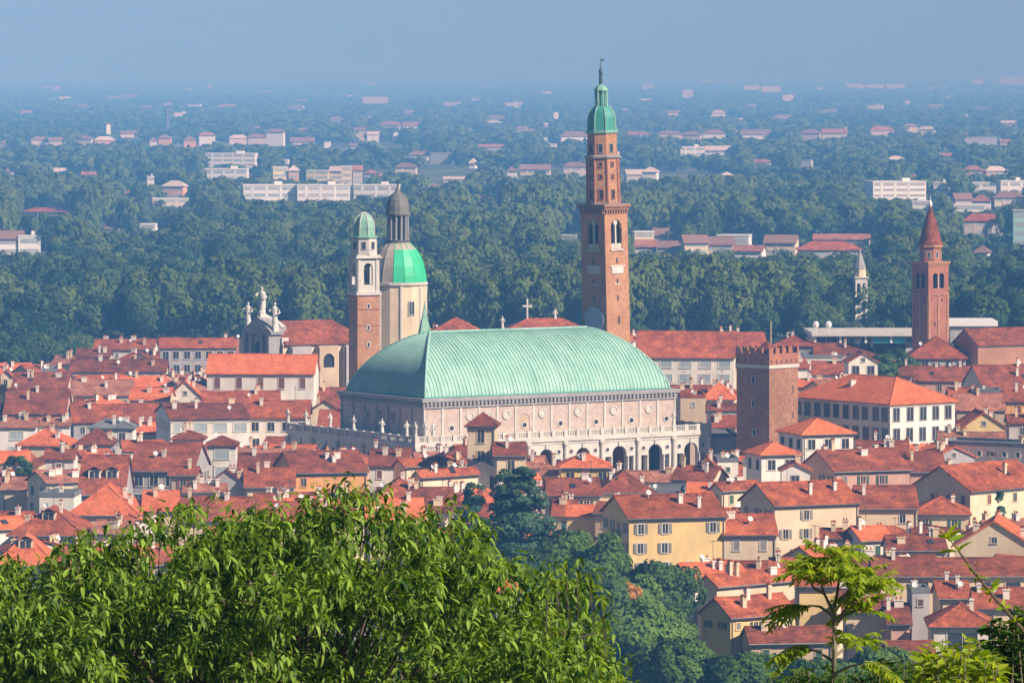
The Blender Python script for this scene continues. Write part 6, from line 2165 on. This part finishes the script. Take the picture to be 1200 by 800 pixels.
def make_wood():
    g = random.Random(77)
    edge = []
    # near edge of the wood, tree by tree
    for k in range(2600):
        if len(edge) >= 190:
            break
        Y = g.uniform(1640, 2150) if g.random() < 0.8 else g.uniform(1500, 1640)
        px = g.uniform(-30, 1230)
        if Y < 1640 and not (px < 100 or 1130 < px):
            continue
        rx = g.uniform(5.0, 9.5)
        ht = g.uniform(12, 21) if rx > 6.5 else g.uniform(9, 15)
        if px < 110 and Y < 1900:
            ht += 2
        x = atx(px, Y)
        top = HZ + (H - ht) * F / Y
        half = rx * F / Y
        if any((x - e[0]) ** 2 + (Y - e[1]) ** 2 < (0.62 * (rx + e[2])) ** 2 for e in edge):
            continue
        if blocked(px, half, top, Y):
            continue
        fp = (x, Y, 0, rx * 0.5, rx * 0.5)
        if any(overlap(fp, q) for q in FOOT):
            continue
        edge.append((x, Y, rx, ht, px))
    for i, (x, Y, rx, ht, px) in enumerate(edge):
        rt = thing('woodland_tree', 'full crowned green tree along the near edge of the wood behind the town', 'tree', (x, Y, 0), g.uniform(0, 6.28), 'trees at the near edge of the wood')
        k = g.randrange(len(PROTO_ME))
        rz = PROTO[k][1]
        s = rx / 7.0
        sz = min(s * g.uniform(0.9, 1.35), ht * 0.46 / rz)
        link('crown', PROTO_ME[k], rt, (0, 0, ht - rz * sz * 1.05), 0, None, (s, s * g.uniform(0.9, 1.1), sz))
        link('trunk', TRUNK_ME, rt, (0, 0, 0), g.uniform(0, 6), None, (1, 1, max(0.5, (ht - rz * sz) / 9.0)))
    # the mass of the wood
    V, N, T = [], [], []

    def put(proto, x, y, z, s, sz, a, tint):
        v, n_, t = proto
        c_, s_ = cos(a), sin(a)
        M = np.array([[c_, -s_, 0], [s_, c_, 0], [0, 0, 1]])
        vv = (v * np.array([s, s, sz])) @ M.T + np.array([x, y, z])
        V.append(vv.astype(np.float32)); N.append((n_ @ M.T).astype(np.float32)); T.append((t + tint).astype(np.float32))

    def flush(name, lab, cat):
        me = np_mesh(name, np.concatenate(V), 4, 'leaf_forest', np.concatenate(N), np.concatenate(T))
        o = link(name, me)
        o['kind'] = 'stuff'; o['label'] = lab; o['category'] = cat
        print(name, len(me.polygons))
        V.clear(); N.clear(); T.clear()

    cnt = 0
    for k in range(14000):
        Y = math.sqrt(g.uniform(1640.0 ** 2, 3300.0 ** 2))
        px = g.uniform(-120, 1320)
        rx = g.choice((g.uniform(3.0, 6.0), g.uniform(5.0, 8.5), g.uniform(7.0, 11.0)))
        ht = min(22.0, g.uniform(8, 14) + rx * 0.75)
        x = atx(px, Y)
        # clearings and taller stands
        w_ = math.sin(x * 0.021 + 1.3) + math.sin(Y * 0.012 + x * 0.006) + 0.9 * math.sin(x * 0.043 - Y * 0.015)
        ht *= 1 + 0.12 * w_
        top = HZ + (H - ht) * F / Y
        half = rx * F / Y
        if any(abs(x - e[0]) < e[2] and abs(Y - e[1]) < e[2] for e in edge):
            continue
        if blocked(px, half, top, Y):
            ht *= 0.45; rx *= 0.6
            top = HZ + (H - ht) * F / Y
            if blocked(px, rx * 1.1 * F / Y, top, Y):
                continue
        if in_far_building(x, Y, rx * 0.6):
            continue
        if w_ < -1.75:
            continue
        s = rx / 7.0
        sz = ht * 0.46 / 6.2
        kk = g.randrange(9)
        if g.random() < 0.06:
            kk = 9; s *= 0.55; sz *= 1.25
        tint = 0.5 * g.random() ** 1.6 - 0.05 + (0.3 if g.random() < 0.1 else 0) + 0.13 * w_
        put((LOD1 if Y < 2300 else LOD2)[kk], x, Y, ht - 6.4 * sz, s, sz, g.uniform(0, 6.28), tint)
        cnt += 1
        if cnt >= 5900:
            break
    flush('woodland', 'mass of green treetops filling the plain behind the town', 'woodland')
    cnt = 0
    for k in range(60000):
        # denser towards the near side; hedgerow-like strings further out
        Y = 3100.0 * (14500 / 3100.0) ** (g.random() ** 0.9)
        px = g.uniform(-120, 1320)
        x = atx(px, Y)
        w_ = math.sin(x * 0.004 + Y * 0.0011) + math.sin(Y * 0.0042 - x * 0.0013) + 0.8 * math.sin(x * 0.011 + Y * 0.0021 + 2)
        if w_ < g.uniform(-1.9, 0.5):
            continue
        rx = g.uniform(5, 10); ht = g.uniform(8, 17)
        top = HZ + (H - ht) * F / Y
        half = rx * F / Y
        if blocked(px, half * 0.7, top, Y):
            continue
        if in_far_building(x, Y, rx * 0.5):
            continue
        st = 1.0 + (Y - 3100) / 7000.0
        s = rx / 7.0 * st
        sz = ht * 0.5 / 6.0
        put(LOD3[g.randrange(8)], x, Y, ht - 6.2 * sz, s, sz, g.uniform(0, 6.28), g.uniform(0.0, 0.45) + 0.08 * w_)
        cnt += 1
        if cnt >= 12400:
            break
    for k in range(6000):
        Y = 14000.0 + 17000.0 * g.random()
        px = g.uniform(-45, 1245)
        x = atx(px, Y)
        if math.sin(x * 0.002 + Y * 0.0007) + math.sin(Y * 0.0021 - x * 0.0009) < g.uniform(-1.6, 0.9):
            continue
        sz = g.uniform(0.8, 1.5)
        put(LOD3[g.randrange(8)], x, Y, 5.0 * sz, g.uniform(1.5, 4.0), sz, g.uniform(0, 6.28), g.uniform(0.1, 0.5))
    flush('distant_woodland', 'hazy belts of trees between the suburbs of the plain', 'woodland')


make_wood()


# ------------------------------------------------------------------ foreground plants on the hillside
LEAF_ST = [(0.0, 0.0), (0.28, 1.0), (0.62, 0.85), (1.0, 0.0)]


def leaves(base, dirs, ups, length, width, curl, g):
    """Leaf blades folded along the midrib: 6 faces each; returns triangles as a flat vertex array."""
    d = unit(dirs)
    s = unit(np.cross(ups, d))
    u = np.cross(d, s)
    L = length[:, None]; W = (length * width)[:, None]
    P = []
    for t, w in LEAF_ST:
        c = base + d * (L * t) - u * (L * curl[:, None] * t * t)
        P.append((c - s * W * w * 0.5 + u * W * 0.16 * w, c, c + s * W * w * 0.5 + u * W * 0.16 * w))
    return P


def leaf_mesh(name, P, m):
    n = len(P[0][1])
    co = np.stack([P[0][1], P[1][0], P[1][1], P[1][2], P[2][0], P[2][1], P[2][2], P[3][1]], 1)   # n,8,3
    idx = np.array([[0, 2, 1, 1], [0, 3, 2, 2], [1, 2, 5, 4], [2, 3, 6, 5], [4, 5, 7, 7], [5, 6, 7, 7]])
    tri = np.array([[0, 2, 1], [0, 3, 2], [1, 2, 5], [1, 5, 4], [2, 3, 6], [2, 6, 5], [4, 5, 7], [5, 6, 7]])
    me = bpy.data.meshes.new(name)
    me.vertices.add(n * 8)
    me.vertices.foreach_set('co', np.ascontiguousarray(co, np.float32).ravel())
    f = (tri[None] + (np.arange(n) * 8)[:, None, None]).reshape(-1, 3)
    nf = len(f)
    me.loops.add(nf * 3)
    me.loops.foreach_set('vertex_index', f.ravel().astype(np.int32))
    me.polygons.add(nf)
    me.polygons.foreach_set('loop_start', np.arange(0, nf * 3, 3, dtype=np.int32))
    me.polygons.foreach_set('loop_total', np.full(nf, 3, np.int32))
    me.polygons.foreach_set('use_smooth', np.ones(nf, bool))
    me.update(calc_edges=True)
    me.materials.append(MATS[m])
    return me


def front_tree():
    g = np.random.default_rng(5)
    YC = 60.0
    gz = ground_z(0, YC)
    ox = atx(350, YC)
    rt = thing('leafy_tree', 'leafy green tree with long drooping leaves filling the lower left foreground', 'tree', (ox, YC, gz), 0)
    B, D_, U, Ln = [], [], [], []
    tips = []

    def shoot(p, d, n, spread=1.0):
        d = unit(d)
        ln = g.uniform(0.10, 0.22)
        side = unit(np.cross(d, g.normal(size=3)))
        for i in range(n):
            t = (i + 0.5) / n
            a = i * 2.4 + g.uniform(-0.4, 0.4)
            rad = side * cos(a) + np.cross(d, side) * sin(a)
            ld = rad * 0.8 + d * 0.3 + np.array([0, 0, -g.uniform(0.1, 0.95)])
            B.append(p + d * ln * t + rad * 0.01); D_.append(ld); U.append(rad * 0.3 + np.array([0, 0, 1.0]) + g.normal(size=3) * 0.25)
            Ln.append(g.uniform(0.07, 0.15) + 0.06 * g.uniform(0, 1) ** 3)

    ncl = 480
    k = 0
    while k < ncl:
        px = g.uniform(-70, 716)
        t = g.uniform(-1, 1)
        top = tree_line(px)
        zt = atz(top + 6, YC) - 0.75 * t * t - 0.05
        zb = atz(850, YC)
        if zt < zb:
            continue
        u = g.uniform(0, 1) ** 1.25
        z = zt - u * (zt - zb)
        # the crown narrows towards its rim, so that gaps stay between lobes
        Y = YC + t * 3.1
        c = np.array([atx(px, YC) - ox, Y - YC, z - gz])
        lob = math.sin(c[0] * 5.1 + 1) + math.sin(c[2] * 6.3 + c[0] * 2.2) + math.sin(c[1] * 3.3 + c[0] * 3.1)
        if lob < -0.35:
            continue
        tips.append(c)
        for j in range(14):
            p = c + g.normal(size=3) * np.array([0.20, 0.24, 0.15])
            if p[2] + gz > atz(tree_line(600 + (p[0] + ox) * F / YC) - 4, YC):
                continue
            shoot(p, np.array([g.normal() * 0.6, g.normal() * 0.6 - 0.15, 0.7]), int(g.integers(8, 13)))
        k += 1
    # upright sprigs over the outline
    twigs = MB()
    for px, py, h in ((78, 632, 18), (92, 626, 22), (104, 622, 24), (112, 634, 20), (60, 650, 16), (20, 664, 12), (165, 612, 20), (178, 604, 22), (192, 596, 22), (205, 590, 22), (218, 594, 20), (232, 600, 16),
                      (262, 612, 14), (285, 604, 18), (300, 594, 24), (318, 590, 26), (334, 588, 24), (352, 592, 24), (372, 578, 30), (386, 566, 36), (400, 562, 38), (414, 558, 40), (428, 566, 36), (440, 580, 26),
                      (462, 598, 18), (484, 604, 14), (505, 602, 14), (527, 592, 22), (538, 596, 20), (642, 664, 24), (652, 662, 26), (663, 658, 28), (676, 664, 22), (690, 672, 18), (704, 704, 18), (714, 750, 18)):
        x = atx(px, YC) - ox
        y = g.uniform(-1.2, 0.6)
        zt = atz(py, YC + y) - gz
        zb = zt - (h + 26) / F * YC
        lean = g.normal() * 0.10
        twigs.tube([(0.05, 0.1, 7.4), (x * 0.6, y * 0.6, zb - 0.7), (x - lean, y, zb - 0.25), (x - lean * 0.5, y, zb + 0.1), (x, y, zt - 0.05)], [0.03, 0.02, 0.012, 0.009, 0.005], 5)
        n = max(2, int(h / 7))
        for i in range(n):
            t = (i + 0.5) / n
            p = np.array([x - lean * 0.5 * (1 - t), y, zb + (zt - zb) * (0.25 + 0.72 * t)])
            shoot(p + g.normal(size=3) * 0.02, np.array([g.normal() * 0.35, g.normal() * 0.35, 1.0]), int(g.integers(5, 8)))
    n = len(B)
    print('front leaves', n)
    P = leaves(np.array(B), np.array(D_), np.array(U), np.array(Ln), g.uniform(0.25, 0.38, n), g.uniform(0.1, 0.75, n), g)
    link('crown', leaf_mesh('crown', P, 'leaf_front'), rt)
    tr = MB()
    tr.tube([(0, 0, -0.5), (0.1, 0, 3.5), (0.0, 0.1, 7.0), (0.1, 0.2, 9.2)], [0.32, 0.26, 0.2, 0.14], 9)
    build(tr, 'trunk', 'bark', rt)
    lm = MB()
    for i, c in enumerate(tips):
        if i % 5 == 0:
            b = Vector((0.05, 0.1, 7.0 + (i % 7) * 0.25))
            e = Vector(c)
            m_ = b.lerp(e, 0.55) + Vector((0, 0, -0.12))
            lm.tube([b, m_, e], [0.06, 0.032, 0.01], 5)
    lm.add(twigs)
    build(lm, 'limbs', 'bark', rt)


front_tree()


def compound_leaf(p, d, ln, npair, ll, g, acc, droop=0.5):
    """Feathered leaf: leaflets in pairs along a drooping rachis."""
    d = unit(d)
    up = np.array([0, 0, 1.0])
    s = unit(np.cross(d, up))
    pts = []
    for i in range(npair + 1):
        t = i / npair
        q = p + d * ln * t + np.array([0, 0, -droop * ln * t * t])
        pts.append(q)
        if i == 0:
            continue
        loc = unit(d + np.array([0, 0, -2 * droop * t]))
        for sg in (-1, 1):
            ld = s * sg * 0.9 + loc * 0.45 + np.array([0, 0, -0.25 + g.normal() * 0.15])
            acc[0].append(q); acc[1].append(ld); acc[2].append(up + g.normal(size=3) * 0.3); acc[3].append(ll * g.uniform(0.8, 1.2) * (1 - 0.35 * abs(t - 0.45)))
    acc[0].append(pts[-1]); acc[1].append(d + np.array([0, 0, -1.2 * droop])); acc[2].append(up); acc[3].append(ll)
    return pts


def sapling():
    g = np.random.default_rng(9)
    YC = 42.0
    ox = atx(978, YC); gz = ground_z(ox, YC)
    rt = thing('sapling', 'bright lime green sapling with feathered leaves before the front roofs', 'tree', (ox, YC, gz), 0)
    at_ = lambda px, py, dy=0.0: np.array([atx(px, YC) - ox, dy, atz(py, YC) - gz])
    st = MB()
    st.tube([(0.02, 0, -0.3), tuple(at_(974, 830)), tuple(at_(978, 760)), tuple(at_(977, 718))], [0.05, 0.032, 0.027, 0.024], 7)
    br = st
    tips = []
    for a in ([(977, 718), (966, 695), (960, 668)], [(977, 718), (988, 700), (1000, 676)], [(966, 695), (955, 690), (948, 680)], [(977, 735), (990, 722), (1010, 716)], [(978, 712), (984, 680), (982, 656)],
              [(977, 770), (990, 762), (1004, 758)], [(977, 722), (962, 712), (950, 712)], [(977, 775), (962, 766), (950, 764)], [(976, 790), (994, 778), (1010, 772)], [(978, 730), (996, 706), (1018, 690)]):
        dy = g.uniform(-0.15, 0.15)
        p = [tuple(at_(x, y, dy * i)) for i, (x, y) in enumerate(a)]
        br.tube(p, [0.015, 0.011, 0.006], 6)
        tips.append(np.array(p[-1]))
    acc = ([], [], [], [])
    rach = MB()
    for i, tp in enumerate(tips):
        n = (20, 20, 9, 13, 22, 9, 7, 7, 11, 16)[i]
        for j in range(n):
            a = 2 * pi * j / n + g.uniform(-0.3, 0.3)
            d = np.array([cos(a), sin(a), g.uniform(0.1, 1.3)])
            if i == 6 or i == 7:
                d = np.array([-1, g.normal() * 0.4, g.uniform(-0.1, 0.3)])
            if i == 8:
                d = np.array([1, g.normal() * 0.5, g.uniform(-0.2, 0.25)])
            pts = compound_leaf(tp + g.normal(size=3) * 0.012, d, g.uniform(0.22, 0.36), 11, 0.09, g, acc, g.uniform(0.25, 0.7))
            rach.tube([tuple(q) for q in pts], 0.003, 4)
    n = len(acc[0])
    P = leaves(np.array(acc[0]), np.array(acc[1]), np.array(acc[2]), np.array(acc[3]), g.uniform(0.26, 0.36, n), g.uniform(0.05, 0.35, n), g)
    link('crown', leaf_mesh('crown', P, 'leaf_lime'), rt)
    st.add(rach, None, 1)
    build(st, 'trunk', ['bark_pale', 'leaf_stalk'], rt)


mat('leaf_stalk', (0.22, 0.26, 0.05), (0.3, 0.3, 0.08), 2, 0.7)
sapling()


def broad_shrub(name, label, YC, px0, px1, py0, py1, n, ln, m, seed, cat='shrub', base_px=None, depth=0.5):
    g = np.random.default_rng(seed)
    pc = base_px or (px0 + px1) / 2
    ox = atx(pc, YC); gz = ground_z(ox, YC)
    rt = thing(name, label, cat, (ox, YC, gz), 0)
    B, D_, U, L_ = [], [], [], []
    st = MB()
    ns = max(3, n // 8)
    for i in range(ns):
        px = g.uniform(px0, px1)
        e = abs((px - (px0 + px1) / 2) / ((px1 - px0) / 2))
        py = py0 + (py1 - py0) * (0.35 * e * e + (1 - 0.35 * e * e) * g.uniform(0, 1) ** 1.3)
        dy = g.uniform(-depth, depth)
        tp = np.array([atx(px, YC) - ox, dy, atz(py, YC) - gz])
        b = np.array([tp[0] * 0.8, dy * 0.8, max(-0.2, tp[2] - 0.9)])
        mid = (tp + b) / 2 + g.normal(size=3) * 0.05
        st.tube([tuple(b), tuple(mid), tuple(tp)], [0.012, 0.008, 0.004], 5)
        k = int(g.integers(8, 13))
        for j in range(k):
            a = j * 2.4 + g.uniform(-0.3, 0.3)
            t = j / k
            p = tp + (mid - tp) * (1 - t) * 0.45
            B.append(p); D_.append(np.array([cos(a), sin(a) , g.uniform(-0.2, 0.8)])); U.append(np.array([0, 0, 1.0]) + g.normal(size=3) * 0.4); L_.append(ln * g.uniform(0.65, 1.25))
    k = len(B)
    P = leaves(np.array(B), np.array(D_), np.array(U), np.array(L_), g.uniform(0.32, 0.46, k), g.uniform(0.0, 0.5, k), g)
    link('crown', leaf_mesh('crown', P, m), rt)
    build(st, 'stems', 'bark_pale', rt)
    return rt


broad_shrub('shrub', 'bright lime broad-leaved shrub in the bottom right corner', 34.0, 1082, 1172, 750, 812, 900, 0.10, 'leaf_lime', 3)
broad_shrub('shrub', 'dark green shrub at the right edge behind the lime shrub', 37.0, 1158, 1240, 708, 820, 1300, 0.105, 'leaf_shrub', 4)
broad_shrub('shrub', 'low green shrub at the bottom edge between sapling and lime shrub', 48.0, 1000, 1100, 772, 830, 900, 0.11, 'leaf_shrub', 6)
broad_shrub('shrub', 'green shrub at the foot of the lime sapling', 50.0, 900, 1010, 780, 830, 900, 0.11, 'leaf_shrub', 8)


def long_shoot():
    """Young shoot leaning in from the right edge, with fresh leaves at its tip."""
    g = np.random.default_rng(13)
    YC = 36.0
    ox = atx(1260, YC); gz = ground_z(ox, YC)
    rt = thing('young_tree', 'thin leaning young tree reaching in from the right edge with lime leaf tips', 'tree', (ox, YC, gz), 0)
    at_ = lambda px, py, dy=0.0: np.array([atx(px, YC) - ox, dy, atz(py, YC) - gz])
    st = MB()
    pts = [(0, 0, -0.2), tuple(at_(1245, 830)), tuple(at_(1205, 745)), tuple(at_(1168, 703)), tuple(at_(1140, 668)), tuple(at_(1124, 646)), tuple(at_(1113, 632))]
    st.tube(pts, [0.03, 0.022, 0.015, 0.012, 0.010, 0.007, 0.004], 7)
    build(st, 'trunk', 'bark', rt)
    acc = ([], [], [], [])
    for px, py, n, ln in ((1113, 632, 9, 0.14), (1122, 645, 6, 0.12), (1136, 664, 5, 0.08), (1160, 694, 14, 0.1), (1148, 676, 8, 0.08), (1176, 712, 9, 0.09), (1190, 728, 8, 0.08), (1206, 742, 8, 0.09)):
        for j in range(n):
            a = j * 2.4 + g.uniform(-0.3, 0.3)
            acc[0].append(at_(px, py) + g.normal(size=3) * 0.01); acc[1].append(np.array([cos(a) - 0.35, sin(a), 0.45 + g.normal() * 0.35])); acc[2].append(np.array([0, 0, 1.0]) + g.normal(size=3) * 0.4); acc[3].append(ln * g.uniform(0.7, 1.2))
    n = len(acc[0])
    P = leaves(np.array(acc[0]), np.array(acc[1]), np.array(acc[2]), np.array(acc[3]), g.uniform(0.26, 0.36, n), g.uniform(0, 0.3, n), g)
    link('crown', leaf_mesh('crown', P, 'leaf_lime'), rt)


long_shoot()

# ------------------------------------------------------------------ the hazy air over the plain
hz = MB()
hz.box(-42000, 42000, -500, 96000, -1.2, HAZE_TOP)
hm = bpy.data.materials.new('haze_air')
hm.use_nodes = True
hn, hl = hm.node_tree.nodes, hm.node_tree.links
hn.remove(hn['Principled BSDF'])
pv = hn.new('ShaderNodeVolumePrincipled')
pv.inputs['Color'].default_value = (*HAZE_COLOR, 1)
pv.inputs['Absorption Color'].default_value = (*HAZE_ABSORB, 1)
pv.inputs['Density'].default_value = HAZE_DENSITY
pv.inputs['Anisotropy'].default_value = -0.32
hl.new(pv.outputs[0], hn['Material Output'].inputs['Volume'])
MATS['haze_air'] = hm
ho = build(hz, 'haze', 'haze_air')
ho['kind'] = 'stuff'
ho.display_type = 'WIRE'
